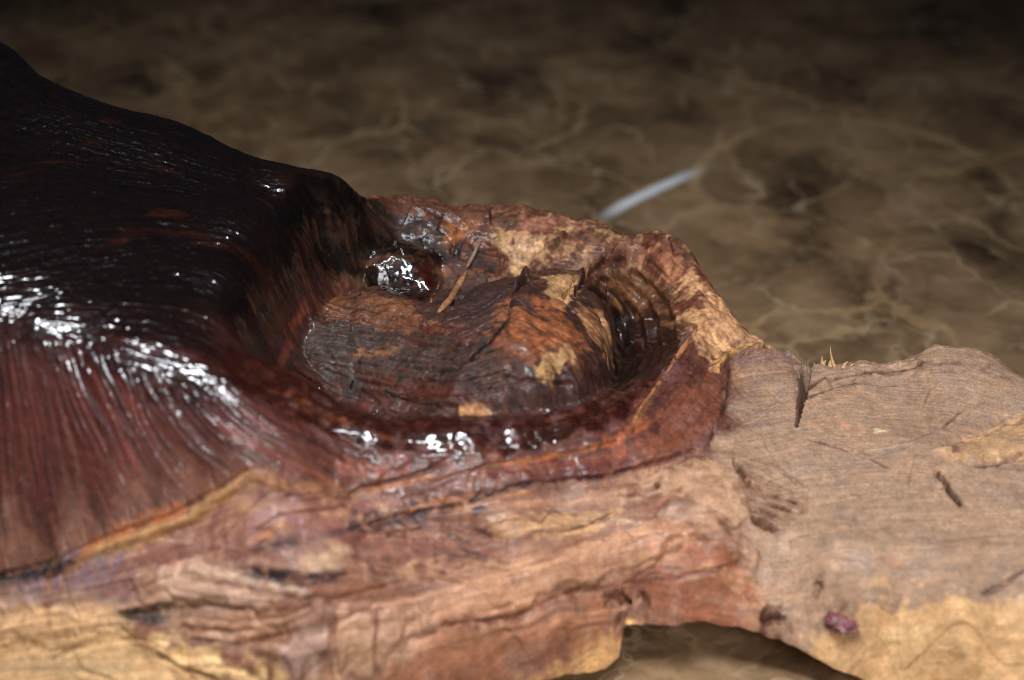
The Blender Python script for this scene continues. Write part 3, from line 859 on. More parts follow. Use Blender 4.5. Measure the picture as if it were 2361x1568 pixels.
# back wall
patch([(838, 450), (960, 458), (1130, 478), (1130, 545), (1080, 600), (1000, 575), (900, 545)], c8(76, 38, 24), .0012, .002, .92, .08, .3)
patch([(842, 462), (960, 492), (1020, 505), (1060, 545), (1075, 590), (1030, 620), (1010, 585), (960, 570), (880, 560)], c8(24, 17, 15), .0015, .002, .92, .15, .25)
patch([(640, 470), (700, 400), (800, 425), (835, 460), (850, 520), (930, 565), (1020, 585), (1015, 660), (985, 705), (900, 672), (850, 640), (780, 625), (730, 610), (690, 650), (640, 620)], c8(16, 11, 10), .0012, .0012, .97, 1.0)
patch([(950, 620), (990, 600), (1005, 650), (985, 700)], c8(58, 20, 14), .0012, .0012, .8, 1.0)
patch([(1120, 555), (1200, 540), (1300, 530), (1250, 600), (1200, 630), (1165, 600)], c8(190, 144, 100), .0010, .002, .85, .05, .4)
patch([(1060, 560), (1115, 572), (1170, 600), (1150, 640), (1090, 625), (1060, 600)], c8(36, 27, 26), .0009, .0016, .9, .2, .3)
patch([(1130, 500), (1200, 490), (1210, 515), (1170, 530)], c8(52, 32, 28), .0008, .001, .8)
patch([(1200, 500), (1300, 510), (1290, 540), (1190, 545)], c8(164, 108, 84), .001, .0015, .7)
patch([(1010, 510), (1110, 510), (1110, 545), (1030, 555)], c8(142, 82, 40), .001, .0016, .8)
patch([(1040, 600), (1130, 640), (1160, 690), (1090, 740), (1020, 720), (1010, 660)], c8(58, 38, 34), .0015, .002, .85, .10, .3)
patch([(1380, 570), (1440, 570), (1460, 600), (1400, 620), (1370, 650), (1340, 660)], c8(74, 36, 24), .001, .0016, .8, .1, .3)
patch([(1460, 560), (1560, 580), (1600, 640), (1620, 700), (1560, 650), (1480, 600)], c8(172, 110, 78), .0012, .002, .7, .05, .5)
patch([(1590, 600), (1640, 670), (1780, 808), (1700, 815), (1640, 845), (1600, 770), (1575, 690)], c8(204, 150, 104), .0020, .003, .85, .03, .5)
patch([(1640, 830), (1690, 800), (1760, 795), (1700, 815), (1650, 855)], c8(196, 142, 80), .0008, .001, .8)
patch([(1250, 640), (1330, 640), (1320, 690), (1290, 720), (1260, 690)], c8(196, 148, 100), .0008, .0012, .8)
streak([(1220, 480), (1300, 500), (1400, 525), (1500, 548), (1570, 575), (1610, 620)], c8(92, 52, 36), .0012, .75, .1, .9)
# burl
patch([(1165, 705), (1260, 690), (1330, 730), (1370, 800), (1330, 850), (1230, 830), (1150, 790)], c8(146, 82, 46), .0025, .004, .85, .12, .4)
patch([(1150, 790), (1230, 830), (1180, 850), (1090, 830)], c8(92, 48, 30), .002, .003, .7, .1, .4)
patch([(1320, 690), (1390, 720), (1405, 800), (1385, 850), (1350, 780)], c8(178, 122, 78), .0010, .002, .8, .05, .5)
patch([(1200, 880), (1300, 870), (1400, 850), (1395, 905), (1290, 945), (1190, 930)], c8(66, 40, 37), .002, .003, .85, .12, .3)
patch([(1258, 822), (1290, 805), (1322, 802), (1318, 832), (1280, 860), (1235, 872)], c8(160, 122, 80), .0005, .0014, .9, .02, .35)
patch([(700, 790), (800, 765), (1000, 800), (1080, 850), (900, 905), (780, 885), (720, 850)], c8(64, 53, 47), .003, .004, .7, .10, .4)
patch([(735, 700), (830, 680), (920, 690), (1000, 745), (950, 765), (850, 745), (760, 720)], c8(112, 68, 42), .0012, .003, .8, .05, .4)
patch([(810, 815), (870, 800), (905, 810), (850, 835)], c8(132, 84, 52), .0012, .002, .7, None, .5)
patch([(860, 850), (1000, 880), (1100, 930), (980, 925), (880, 890)], c8(84, 36, 22), .0025, .003, .7, .10, .5)
patch([(700, 640), (740, 610), (760, 660), (720, 700), (690, 760), (650, 840), (640, 800), (690, 700)], c8(66, 30, 26), .0015, .002, .75, .4, .4)
streak([(1182, 690), (1172, 740), (1130, 795), (1050, 850), (980, 870)], c8(24, 16, 14), .0012, .85, .1)
streak([(1215, 645), (1182, 692)], c8(30, 20, 16), .0008, .8)
streak([(715, 690), (690, 740), (665, 800), (645, 850)], c8(132, 62, 38), .0012, .6, .2)
patch([(1060, 942), (1110, 938), (1130, 955), (1060, 958)], c8(168, 118, 76), .0004, .0005, .9)
# plank
patch([(2150, 1040), (2240, 1005), (2361, 960), (2420, 960), (2420, 1070), (2300, 1060), (2200, 1078)], c8(196, 150, 106), .0012, .0018, .8)
patch([(2190, 1040), (2208, 1038), (2212, 1056), (2196, 1062)], c8(112, 62, 56), .0006, .0004, .9)
patch([(1680, 840), (1720, 830), (1730, 880), (1690, 920), (1660, 940)], c8(142, 98, 72), .001, .0015, .6, .1)
patch([(2010, 985), (2040, 990), (2060, 1002), (2020, 1000)], c8(222, 196, 152), .0004, .001, .9)
patch([(1690, 812), (1830, 806), (1835, 830), (1700, 850)], c8(124, 92, 86), .001, .002, .7)
streak([(1900, 870), (1990, 860), (2200, 845), (2361, 890)], c8(112, 78, 74), .0010, .6)
streak([(1700, 1060), (1760, 1085), (1850, 1110)], c8(120, 84, 66), .0009, .7)
for k in range(9):
    b = 860 + k * 17
    streak([(1700 + 10 * (k % 3), b + 6), (1760, b), (1820, b - 6 + 8 * (k % 2))], c8(128, 96, 90) if k % 2 else c8(182, 144, 118), .0006, .5)
patch([(1690, 1065), (1720, 1070), (1800, 1130), (1850, 1170), (1810, 1230), (1750, 1235), (1700, 1150)], c8(126, 84, 60), .0015, .002, .65, .02, .6)
for pp in PITS:
    streak(pp, c8(84, 50, 34), .0016, .8, .02)
streak([(1930, 1415), (1960, 1430)], c8(96, 52, 48), .0022, .8)
patch(CREAM_EDGE, c8(200, 156, 108), .0014, .0016, .9, .02, .10)
patch([(-60, 1392), (60, 1400), (160, 1418), (234, 1431), (200, 1450), (100, 1462), (-60, 1470)], c8(206, 156, 112), .002, .002, .7, .02, .3)
streak([(-20, 1502), (110, 1480), (225, 1456)], c8(142, 104, 64), .0024, .75)
streak([(-20, 1545), (120, 1530), (300, 1545)], c8(156, 130, 96), .0020, .5)
patch([(330, 1470), (440, 1496), (540, 1524), (640, 1556), (560, 1575), (430, 1545)], c8(216, 176, 122), .0012, .001, .8, .02, .05)  # paler cream along the log, its highlight put into the colour
streak([(289, 1474), (360, 1508), (422, 1544), (508, 1572)], c8(112, 78, 46), .0008, .85)
patch(LENS_CHIP, c8(184, 146, 120), .0008, .0012, .88, .05, .25)
for pts, cc_ in (([(430, 1338), (560, 1360), (680, 1383)], c8(142, 104, 86)), ([(400, 1365), (520, 1388), (640, 1395)], c8(150, 110, 92)), ([(470, 1310), (600, 1345), (720, 1372)], c8(206, 176, 150)), ([(420, 1380), (540, 1408), (650, 1398)], c8(112, 76, 62))):
    streak(pts, cc_, .0008, .7)
patch([(405, 1398), (540, 1425), (660, 1405), (735, 1385), (720, 1420), (650, 1490), (560, 1505), (450, 1480), (400, 1440)], c8(146, 106, 80), .0012, .0015, .85, .03, .3)
for k in range(12):
    a, b = 410 + 200 * random.random(), 1420 + 60 * random.random()
    streak([(a, b), (a + 60, b + 10), (a + 130, b - 6)], (c8(92, 58, 42), c8(186, 144, 112), c8(122, 70, 44))[k % 3], .0006 + .0005 * random.random(), .7)
patch(FACET_A, c8(178, 142, 126), .0006, .0008, .9, .10, .15)
patch(FACET_B, c8(190, 144, 112), .0006, .0008, .9, .08, .15)
patch(FACET_C, c8(184, 140, 112), .0006, .0008, .85, .08, .2)
for q_ in (FACET_A, FACET_B):
    streak(q_ + q_[:1], c8(112, 74, 56), .0006, .75)
streak([(278, 1422), (344, 1417), (400, 1399)], c8(40, 36, 38), .0017, .9, .05)
streak([(540, 1322), (640, 1330), (720, 1322)], c8(44, 34, 36), .0017, .85, .2)
streak([(690, 1335), (760, 1325), (800, 1312)], c8(50, 40, 42), .0014, .8, .2)
patch([(700, 1290), (760, 1262), (800, 1270), (780, 1310), (720, 1318)], c8(178, 140, 108), .0012, .0012, .8, .04, .2)
patch([(800, 1320), (880, 1345), (900, 1385), (830, 1390), (780, 1360)], c8(134, 84, 56), .0012, .0015, .8, .04, .3)
patch([(-30, 1358), (60, 1345), (137, 1320), (273, 1272), (300, 1300), (170, 1350), (60, 1385), (-30, 1392)], c8(132, 106, 108), .0015, .002, .75, .10, .35)
for k in range(16):
    a = 5 + k * 19 + 8 * random.random()
    b = np.interp(a, [0, 137, 300], [1350, 1318, 1268])
    streak([(a, b), (a + 6, b + 34)], (c8(92, 72, 80), c8(170, 126, 112))[k % 2], .0007, .5)
streak([(-30, 1340), (50, 1332), (110, 1318), (165, 1300)], c8(30, 26, 30), .0020, .9, .3)
streak([(195, 1290), (332, 1240), (449, 1193), (520, 1140), (568, 1108)], c8(164, 120, 74), .0020, .85, .06, .5)
streak([(340, 1247), (449, 1203), (520, 1152), (560, 1124)], c8(128, 76, 40), .0008, .7)
for (a, b, w_) in ((270, 1232, 24), (300, 1222, 20), (335, 1205, 28), (372, 1188, 30), (410, 1172, 22)):
    patch([(a - w_ * .6, b + 12), (a - w_ * .3, b - 12), (a + w_ * .5, b - 16), (a + w_ * .6, b + 4), (a, b + 16)], c8(166, 96, 54), .0008, .0008, .8, .2, .25)
patch([(590, 1190), (660, 1160), (700, 1165), (640, 1205), (580, 1225)], c8(160, 118, 112), .0012, .0012, .7, .15, .2)
# plank, later layer
patch([(1985, 1408), (2051, 1393), (2200, 1392), (2420, 1384), (2420, 1650), (2000, 1610), (1900, 1540), (1800, 1480), (1900, 1470)], c8(202, 156, 108), .0014, .0016, .9, .02, .10)
for k in range(9):
    a, b = 1990 + 330 * random.random(), 1430 + 110 * random.random()
    streak([(a, b), (a + 60, b + 6), (a + 130, b - 4)], (c8(178, 132, 84), c8(222, 182, 132))[k % 2], .0010, .6)
streak([(1681, 828), (1676, 923), (1650, 990), (1628, 1034)], c8(62, 34, 28), .0010, .85, .1)
streak([(1824, 807), (1834, 880), (1840, 960)], c8(128, 94, 76), .0012, .7)
streak([(1858, 905), (1893, 876), (1998, 854), (2080, 845), (2147, 838)], c8(92, 62, 56), .0010, .8)
streak([(1858, 925), (1920, 900), (1990, 885)], c8(104, 72, 62), .0008, .7)
streak([(1834, 1010), (1890, 1022), (1946, 1034), (2010, 1060), (2057, 1087)], c8(96, 64, 50), .0006, .8)
streak([(1650, 1040), (1720, 1050), (1800, 1085), (1850, 1115)], c8(112, 80, 66), .0012, .55)
streak([(1760, 1299), (1718, 1246), (1675, 1209), (1628, 1183)], c8(106, 72, 54), .0008, .75)
streak([(2240, 1082), (2300, 1068), (2370, 1048)], c8(104, 84, 72), .0010, .7)
streak([(2263, 1373), (2310, 1350), (2361, 1315)], c8(100, 80, 68), .0012, .7)
streak([(2150, 1385), (2240, 1378), (2330, 1352)], c8(122, 98, 82), .0012, .6)
streak([(2173, 992), (2195, 970), (2216, 950)], c8(104, 74, 64), .0007, .7)
for k in range(26):
    a, b = 1860 + 420 * random.random(), 890 + 440 * random.random()
    l_ = 30 + 70 * random.random()
    streak([(a, b), (a + l_ * .5, b + 3 * random.random()), (a + l_, b - 8 + 14 * random.random())], (c8(128, 98, 84), c8(184, 150, 124), c8(178, 126, 92))[k % 3], .0005 + .0006 * random.random(), .5)
patch([(1735, 1410), (1800, 1400), (1830, 1430), (1790, 1450), (1740, 1448)], c8(92, 56, 40), .0012, .0014, .8, .02, .3)
COL = COL * (1 + np.clip(NC, -1, 1) * (.04 + .28 * (W['hollow'] + W['knob'] + .6 * W['rim'])))[..., None]
COL = np.clip(COL, .003, .9)
GLO = np.clip(GLO, 0, 1)

# ------------------------------------------------------------------ materials


def nodes(name):
    m = bpy.data.materials.new(name)
    m.use_nodes = True
    nt = m.node_tree
    b = nt.nodes["Principled BSDF"]

    def N(t, **kw):
        n = nt.nodes.new(t)
        for k, v in kw.items():
            if k.startswith('_'):
                setattr(n, k[1:], v)
            else:
                n.inputs[k.replace('_', ' ')].default_value = v
        return n
    return m, nt, b, N, nt.links.new


def wood_material():
    m, nt, b, N, ln = nodes("stained_wood")
    tint = N('ShaderNodeAttribute', _attribute_name="tint")
    gl = N('ShaderNodeAttribute', _attribute_name="gloss")
    flow = N('ShaderNodeAttribute', _attribute_name="flow")
    tc = N('ShaderNodeTexCoord')
    sep = N('ShaderNodeVectorMath', _operation='MULTIPLY')
    ln(flow.outputs['Vector'], sep.inputs[0])
    sep.inputs[1].default_value = (.16, .16, .16)
    fib = N('ShaderNodeTexNoise', Scale=1.0, Detail=4.0, Roughness=.6)
    ln(sep.outputs[0], fib.inputs['Vector'])
    fine = N('ShaderNodeTexNoise', Scale=1400.0, Detail=3.0, Roughness=.65)
    ln(tc.outputs['Object'], fine.inputs['Vector'])
    mid = N('ShaderNodeTexNoise', Scale=320.0, Detail=4.0, Roughness=.6)
    ln(tc.outputs['Object'], mid.inputs['Vector'])
    r1 = N('ShaderNodeMapRange', From_Min=.3, From_Max=.7, To_Min=.76, To_Max=1.22)
    ln(fib.outputs['Fac'], r1.inputs['Value'])
    r2 = N('ShaderNodeMapRange', From_Min=.3, From_Max=.7, To_Min=.72, To_Max=1.26)
    ln(fine.outputs['Fac'], r2.inputs['Value'])
    r3 = N('ShaderNodeMapRange', From_Min=.3, From_Max=.7, To_Min=.76, To_Max=1.22)
    ln(mid.outputs['Fac'], r3.inputs['Value'])
    m1 = N('ShaderNodeMath', _operation='MULTIPLY')
    ln(r1.outputs[0], m1.inputs[0]); ln(r2.outputs[0], m1.inputs[1])
    m2 = N('ShaderNodeMath', _operation='MULTIPLY')
    ln(m1.outputs[0], m2.inputs[0]); ln(r3.outputs[0], m2.inputs[1])
    mc = N('ShaderNodeVectorMath', _operation='SCALE')
    ln(tint.outputs['Color'], mc.inputs[0]); ln(m2.outputs[0], mc.inputs['Scale'])
    # grains of dust caught in the hollow and on the dry wood
    vd = N('ShaderNodeTexVoronoi', Scale=620.0, Randomness=1.0)
    ln(tc.outputs['Object'], vd.inputs['Vector'])
    dsel = N('ShaderNodeMath', _operation='LESS_THAN')
    ln(vd.outputs['Distance'], dsel.inputs[0]); dsel.inputs[1].default_value = .15
    vsep = N('ShaderNodeSeparateColor')
    ln(vd.outputs['Color'], vsep.inputs[0])
    dk = N('ShaderNodeMath', _operation='GREATER_THAN')
    ln(vsep.outputs[0], dk.inputs[0]); dk.inputs[1].default_value = .72
    dm = N('ShaderNodeMath', _operation='MULTIPLY')
    ln(dsel.outputs[0], dm.inputs[0]); ln(dk.outputs[0], dm.inputs[1])
    dm2 = N('ShaderNodeMath', _operation='MULTIPLY')
    ln(dm.outputs[0], dm2.inputs[0]); dm2.inputs[1].default_value = .6
    gi = N('ShaderNodeMapRange', From_Min=.05, From_Max=.5, To_Min=1, To_Max=0)
    ln(gl.outputs['Fac'], gi.inputs['Value'])
    dclump = N('ShaderNodeMapRange', From_Min=.5, From_Max=.62, To_Min=.15, To_Max=1)
    ln(mid.outputs['Fac'], dclump.inputs['Value'])
    dm3 = N('ShaderNodeMath', _operation='MULTIPLY')
    ln(dm2.outputs[0], dm3.inputs[0]); ln(gi.outputs[0], dm3.inputs[1])
    dm4 = N('ShaderNodeMath', _operation='MULTIPLY')
    ln(dm3.outputs[0], dm4.inputs[0]); ln(dclump.outputs[0], dm4.inputs[1])
    dm2 = dm4
    mx = N('ShaderNodeMix', _data_type='RGBA')
    ln(dm2.outputs[0], mx.inputs[0]); ln(mc.outputs[0], mx.inputs[6])
    mx.inputs[7].default_value = (.42, .38, .33, 1)
    ln(mx.outputs[2], b.inputs['Base Color'])
    rr = N('ShaderNodeMapRange', From_Min=0, From_Max=1, To_Min=.68, To_Max=.30)
    ln(gl.outputs['Fac'], rr.inputs['Value'])
    ln(rr.outputs[0], b.inputs['Roughness'])
    ln(gl.outputs['Fac'], b.inputs['Coat Weight'])
    b.inputs['Coat Roughness'].default_value = .10
    b.inputs['Coat IOR'].default_value = 1.6
    sl = N('ShaderNodeMapRange', From_Min=0, From_Max=1, To_Min=.32, To_Max=.05)
    ln(gl.outputs['Fac'], sl.inputs['Value'])
    ln(sl.outputs[0], b.inputs['Specular IOR Level'])
    a1 = N('ShaderNodeMath', _operation='MULTIPLY_ADD')
    ln(fine.outputs['Fac'], a1.inputs[0]); a1.inputs[1].default_value = .3
    a2 = N('ShaderNodeMath', _operation='MULTIPLY_ADD')
    ln(fib.outputs['Fac'], a2.inputs[0]); a2.inputs[1].default_value = .5
    ln(mid.outputs['Fac'], a2.inputs[2])
    ln(a2.outputs[0], a1.inputs[2])
    bp = N('ShaderNodeBump', Strength=.6, Distance=.0005)
    ln(a1.outputs[0], bp.inputs['Height'])
    ln(bp.outputs[0], b.inputs['Normal'])
    bc = N('ShaderNodeBump', Strength=.30, Distance=.0003)
    ln(mid.outputs['Fac'], bc.inputs['Height'])
    ln(bc.outputs[0], b.inputs['Coat Normal'])
    return m


def plain_wood(name, c1, c2, rough=.65, coat=0.0):
    m, nt, b, N, ln = nodes(name)
    tc = N('ShaderNodeTexCoord')
    mp = N('ShaderNodeMapping', Scale=(900, 900, 900))
    ln(tc.outputs['Object'], mp.inputs['Vector'])
    n = N('ShaderNodeTexNoise', Scale=1.0, Detail=5.0, Roughness=.65)
    ln(mp.outputs[0], n.inputs['Vector'])
    cr = N('ShaderNodeValToRGB')
    cr.color_ramp.elements[0].position, cr.color_ramp.elements[1].position = .32, .68
    cr.color_ramp.elements[0].color = (*c1, 1)
    cr.color_ramp.elements[1].color = (*c2, 1)
    ln(n.outputs['Fac'], cr.inputs[0])
    ln(cr.outputs[0], b.inputs['Base Color'])
    b.inputs['Roughness'].default_value = rough
    b.inputs['Coat Weight'].default_value = coat
    bp = N('ShaderNodeBump', Strength=.6, Distance=.0004)
    ln(n.outputs['Fac'], bp.inputs['Height'])
    ln(bp.outputs[0], b.inputs['Normal'])
    return m


def marble_material():
    m, nt, b, N, ln = nodes("brown_marble")
    tc = N('ShaderNodeTexCoord')
    # wandering coordinates
    wn = N('ShaderNodeTexNoise', Scale=22.0, Detail=4.0, Roughness=.6)
    ln(tc.outputs['Object'], wn.inputs['Vector'])
    ws = N('ShaderNodeVectorMath', _operation='SUBTRACT')
    ln(wn.outputs['Color'], ws.inputs[0]); ws.inputs[1].default_value = (.5, .5, .5)
    wm = N('ShaderNodeVectorMath', _operation='SCALE', Scale=.045)
    ln(ws.outputs[0], wm.inputs[0])
    wa = N('ShaderNodeVectorMath', _operation='ADD')
    ln(tc.outputs['Object'], wa.inputs[0]); ln(wm.outputs[0], wa.inputs[1])
    cl = N('ShaderNodeTexNoise', Scale=21.0, Detail=6.0, Roughness=.62)
    ln(wa.outputs[0], cl.inputs['Vector'])
    cr = N('ShaderNodeValToRGB')
    e = cr.color_ramp.elements
    e[0].position, e[0].color = .33, (*c8(60, 45, 33), 1)
    e[1].position, e[1].color = .72, (*c8(156, 131, 102), 1)
    k = e.new(.48); k.color = (*c8(110, 86, 62), 1)
    k = e.new(.58); k.color = (*c8(133, 106, 79), 1)
    ln(cl.outputs['Fac'], cr.inputs[0])
    col = cr.outputs[0]

    def veins(scale, width, colr, amt, off, src):
        v = N('ShaderNodeTexVoronoi', _feature='DISTANCE_TO_EDGE', Scale=scale, Randomness=1.0)
        a = N('ShaderNodeVectorMath', _operation='ADD')
        a.inputs[1].default_value = off
        ln(wa.outputs[0], a.inputs[0]); ln(a.outputs[0], v.inputs['Vector'])
        r = N('ShaderNodeMapRange', _interpolation_type='SMOOTHSTEP', From_Min=0, From_Max=width, To_Min=1, To_Max=0)
        ln(v.outputs['Distance'], r.inputs['Value'])
        br = N('ShaderNodeTexNoise', Scale=scale * 1.3, Detail=2.0)
        ln(a.outputs[0], br.inputs['Vector'])
        bq = N('ShaderNodeMapRange', From_Min=.38, From_Max=.62, To_Min=0, To_Max=amt)
        ln(br.outputs['Fac'], bq.inputs['Value'])
        mm = N('ShaderNodeMath', _operation='MULTIPLY')
        ln(r.outputs[0], mm.inputs[0]); ln(bq.outputs[0], mm.inputs[1])
        x = N('ShaderNodeMix', _data_type='RGBA')
        ln(mm.outputs[0], x.inputs[0]); ln(src, x.inputs[6])
        x.inputs[7].default_value = (*colr, 1)
        return x.outputs[2]
    col = veins(13, .030, c8(184, 154, 116), .55, (.3, .1, 0), col)
    col = veins(30, .042, c8(184, 160, 128), .5, (1.3, .7, 0), col)
    col = veins(7, .02, c8(172, 138, 98), .5, (2.1, .4, 0), col)
    col = veins(75, .08, c8(138, 118, 94), .25, (4.1, 3.4, 0), col)
    # one long pale seam running in a wide bow on the right
    q1, q2, q3 = pt(1640, 360, 0), pt(1930, 278, 0), pt(2330, 420, 0)
    A_ = np.array([[q2[0] - q1[0], q2[1] - q1[1]], [q3[0] - q1[0], q3[1] - q1[1]]])
    B_ = .5 * np.array([q2[:2] @ q2[:2] - q1[:2] @ q1[:2], q3[:2] @ q3[:2] - q1[:2] @ q1[:2]])
    cc = np.linalg.solve(A_, B_)
    rad = math.hypot(*(q1[:2] - cc))
    dd = N('ShaderNodeVectorMath', _operation='DISTANCE')
    hw = N('ShaderNodeVectorMath', _operation='SCALE', Scale=.35)
    ln(wm.outputs[0], hw.inputs[0])
    ha = N('ShaderNodeVectorMath', _operation='ADD')
    ln(tc.outputs['Object'], ha.inputs[0]); ln(hw.outputs[0], ha.inputs[1])
    ln(ha.outputs[0], dd.inputs[0]); dd.inputs[1].default_value = (cc[0], cc[1], 0)
    ds = N('ShaderNodeMath', _operation='SUBTRACT'); ds.inputs[1].default_value = rad
    ln(dd.outputs['Value'], ds.inputs[0])
    da = N('ShaderNodeMath', _operation='ABSOLUTE'); ln(ds.outputs[0], da.inputs[0])
    dr = N('ShaderNodeMapRange', _interpolation_type='SMOOTHSTEP', From_Min=.0005, From_Max=.0042, To_Min=.75, To_Max=0)
    ln(da.outputs[0], dr.inputs['Value'])
    bk = N('ShaderNodeTexNoise', Scale=30.0, Detail=3.0)
    ln(tc.outputs['Object'], bk.inputs['Vector'])
    bk2 = N('ShaderNodeMapRange', From_Min=.36, From_Max=.6, To_Min=.1, To_Max=1)
    ln(bk.outputs['Fac'], bk2.inputs['Value'])
    dy_ = N('ShaderNodeSeparateXYZ')
    ln(tc.outputs['Object'], dy_.inputs[0])
    hf = N('ShaderNodeMapRange', _interpolation_type='SMOOTHSTEP', From_Min=cc[1] - .01, From_Max=cc[1] + .015, To_Min=0, To_Max=1)
    ln(dy_.outputs[1], hf.inputs['Value'])
    dm0 = N('ShaderNodeMath', _operation='MULTIPLY')
    ln(dr.outputs[0], dm0.inputs[0]); ln(hf.outputs[0], dm0.inputs[1])
    dmm = N('ShaderNodeMath', _operation='MULTIPLY')
    ln(dm0.outputs[0], dmm.inputs[0]); ln(bk2.outputs[0], dmm.inputs[1])
    xa = N('ShaderNodeMix', _data_type='RGBA')
    ln(dmm.outputs[0], xa.inputs[0]); ln(col, xa.inputs[6])
    xa.inputs[7].default_value = (*c8(178, 146, 106), 1)
    col = xa.outputs[2]
    # the one white calcite seam
    pa, pb = pt(1375, 505, 0), pt(1625, 384, 0)
    ctr = (pa + pb) / 2
    ang = math.atan2(pb[1] - pa[1], pb[0] - pa[0])
    half = np.linalg.norm(pb - pa) / 2
    sb = N('ShaderNodeVectorMath', _operation='SUBTRACT')
    sb.inputs[1].default_value = (ctr[0], ctr[1], 0)
    wl = N('ShaderNodeVectorMath', _operation='SCALE', Scale=.12)
    ln(wm.outputs[0], wl.inputs[0])
    wl2 = N('ShaderNodeVectorMath', _operation='ADD')
    ln(tc.outputs['Object'], wl2.inputs[0]); ln(wl.outputs[0], wl2.inputs[1])
    ln(wl2.outputs[0], sb.inputs[0])
    rt = N('ShaderNodeVectorRotate', _rotation_type='Z_AXIS', Angle=-ang)
    ln(sb.outputs[0], rt.inputs['Vector'])
    sx = N('ShaderNodeSeparateXYZ')
    ln(rt.outputs[0], sx.inputs[0])
    # a slight bow
    sq = N('ShaderNodeMath', _operation='MULTIPLY')
    ln(sx.outputs[0], sq.inputs[0]); ln(sx.outputs[0], sq.inputs[1])
    bw = N('ShaderNodeMath', _operation='MULTIPLY_ADD')
    ln(sq.outputs[0], bw.inputs[0]); bw.inputs[1].default_value = 2.2
    ln(sx.outputs[1], bw.inputs[2])
    sh = N('ShaderNodeMath', _operation='SUBTRACT'); sh.inputs[1].default_value = .0010
    ln(bw.outputs[0], sh.inputs[0])
    ay = N('ShaderNodeMath', _operation='ABSOLUTE'); ln(sh.outputs[0], ay.inputs[0])
    axn = N('ShaderNodeMath', _operation='ABSOLUTE'); ln(sx.outputs[0], axn.inputs[0])
    ry = N('ShaderNodeMapRange', _interpolation_type='SMOOTHSTEP', From_Min=.0010, From_Max=.0042, To_Min=1, To_Max=0)
    ln(ay.outputs[0], ry.inputs['Value'])
    rx = N('ShaderNodeMapRange', _interpolation_type='SMOOTHSTEP', From_Min=half * .35, From_Max=half * 1.15, To_Min=1, To_Max=0)
    ln(axn.outputs[0], rx.inputs['Value'])
    my = N('ShaderNodeMath', _operation='MULTIPLY')
    ln(ry.outputs[0], my.inputs[0]); ln(rx.outputs[0], my.inputs[1])
    xs = N('ShaderNodeMix', _data_type='RGBA')
    ln(my.outputs[0], xs.inputs[0]); ln(col, xs.inputs[6])
    xs.inputs[7].default_value = (.70, .72, .73, 1)
    ln(xs.outputs[2], b.inputs['Base Color'])
    b.inputs['Roughness'].default_value = .22
    b.inputs['Specular IOR Level'].default_value = .45
    return m


M_WOOD = wood_material()
M_MARBLE = marble_material()
M_STICK = plain_wood("weathered_fibre", c8(96, 62, 40), c8(176, 122, 78))
M_GREYSTICK = plain_wood("grey_fibre", c8(84, 70, 58), c8(150, 122, 92))
M_SPLINT = plain_wood("pale_splinter", c8(170, 120, 76), c8(224, 180, 126))
M_RESIN = plain_wood("purple_resin", c8(84, 42, 46), c8(136, 78, 80), .4, .2)

# ------------------------------------------------------------------ objects


def link(o, parent=None):
    sc.collection.objects.link(o)
    if parent is not None:
        o.parent = parent
    return o


def grid_mesh(name, vx, vy, vz, quads, attrs=None, normals=None, mat=None):
    me = bpy.data.meshes.new(name)
    nv, nf = len(vx), len(quads)
    me.vertices.add(nv)
    me.vertices.foreach_set('co', np.stack([vx, vy, vz], 1).astype(np.float32).ravel())
    me.loops.add(nf * 4)
    me.loops.foreach_set('vertex_index', quads.astype(np.int32).ravel())
    me.polygons.add(nf)
    me.polygons.foreach_set('loop_start', (np.arange(nf) * 4).astype(np.int32))
    me.polygons.foreach_set('loop_total', np.full(nf, 4, np.int32))
    me.polygons.foreach_set('use_smooth', np.ones(nf, bool))
    me.update(calc_edges=True)
    for k, (typ, arr) in (attrs or {}).items():
        a = me.attributes.new(k, typ, 'POINT')
        a.data.foreach_set('value' if typ == 'FLOAT' else ('color' if typ == 'FLOAT_COLOR' else 'vector'), arr.astype(np.float32).ravel())
    if normals is not None:
        me.normals_split_custom_set_from_vertices(normals.astype(np.float32))
    if mat:
        me.materials.append(mat)
    return me


root = bpy.data.objects.new("root_wood_carving", None)
root['label'] = "gnarled lacquered root wood carving with dark swelling and hollow, lying on brown marble"
root['category'] = "wood carving"
link(root)

# vertex normals of the finished surface
P3 = np.stack([PX, PY, PZ], -1)
du = np.gradient(P3, axis=1)
dv = np.gradient(P3, axis=0)
NRM = np.cross(du, dv)
NRM /= np.maximum(np.linalg.norm(NRM, axis=-1, keepdims=True), 1e-12)
fcol = np.concatenate([COL, np.ones(X.shape + (1,), np.float32)], -1)
FLOW = np.stack([PHI * np.where(zid == ZONES.index('plank'), 2.6, 1.0), mmx * .45, mmy * .45], -1)

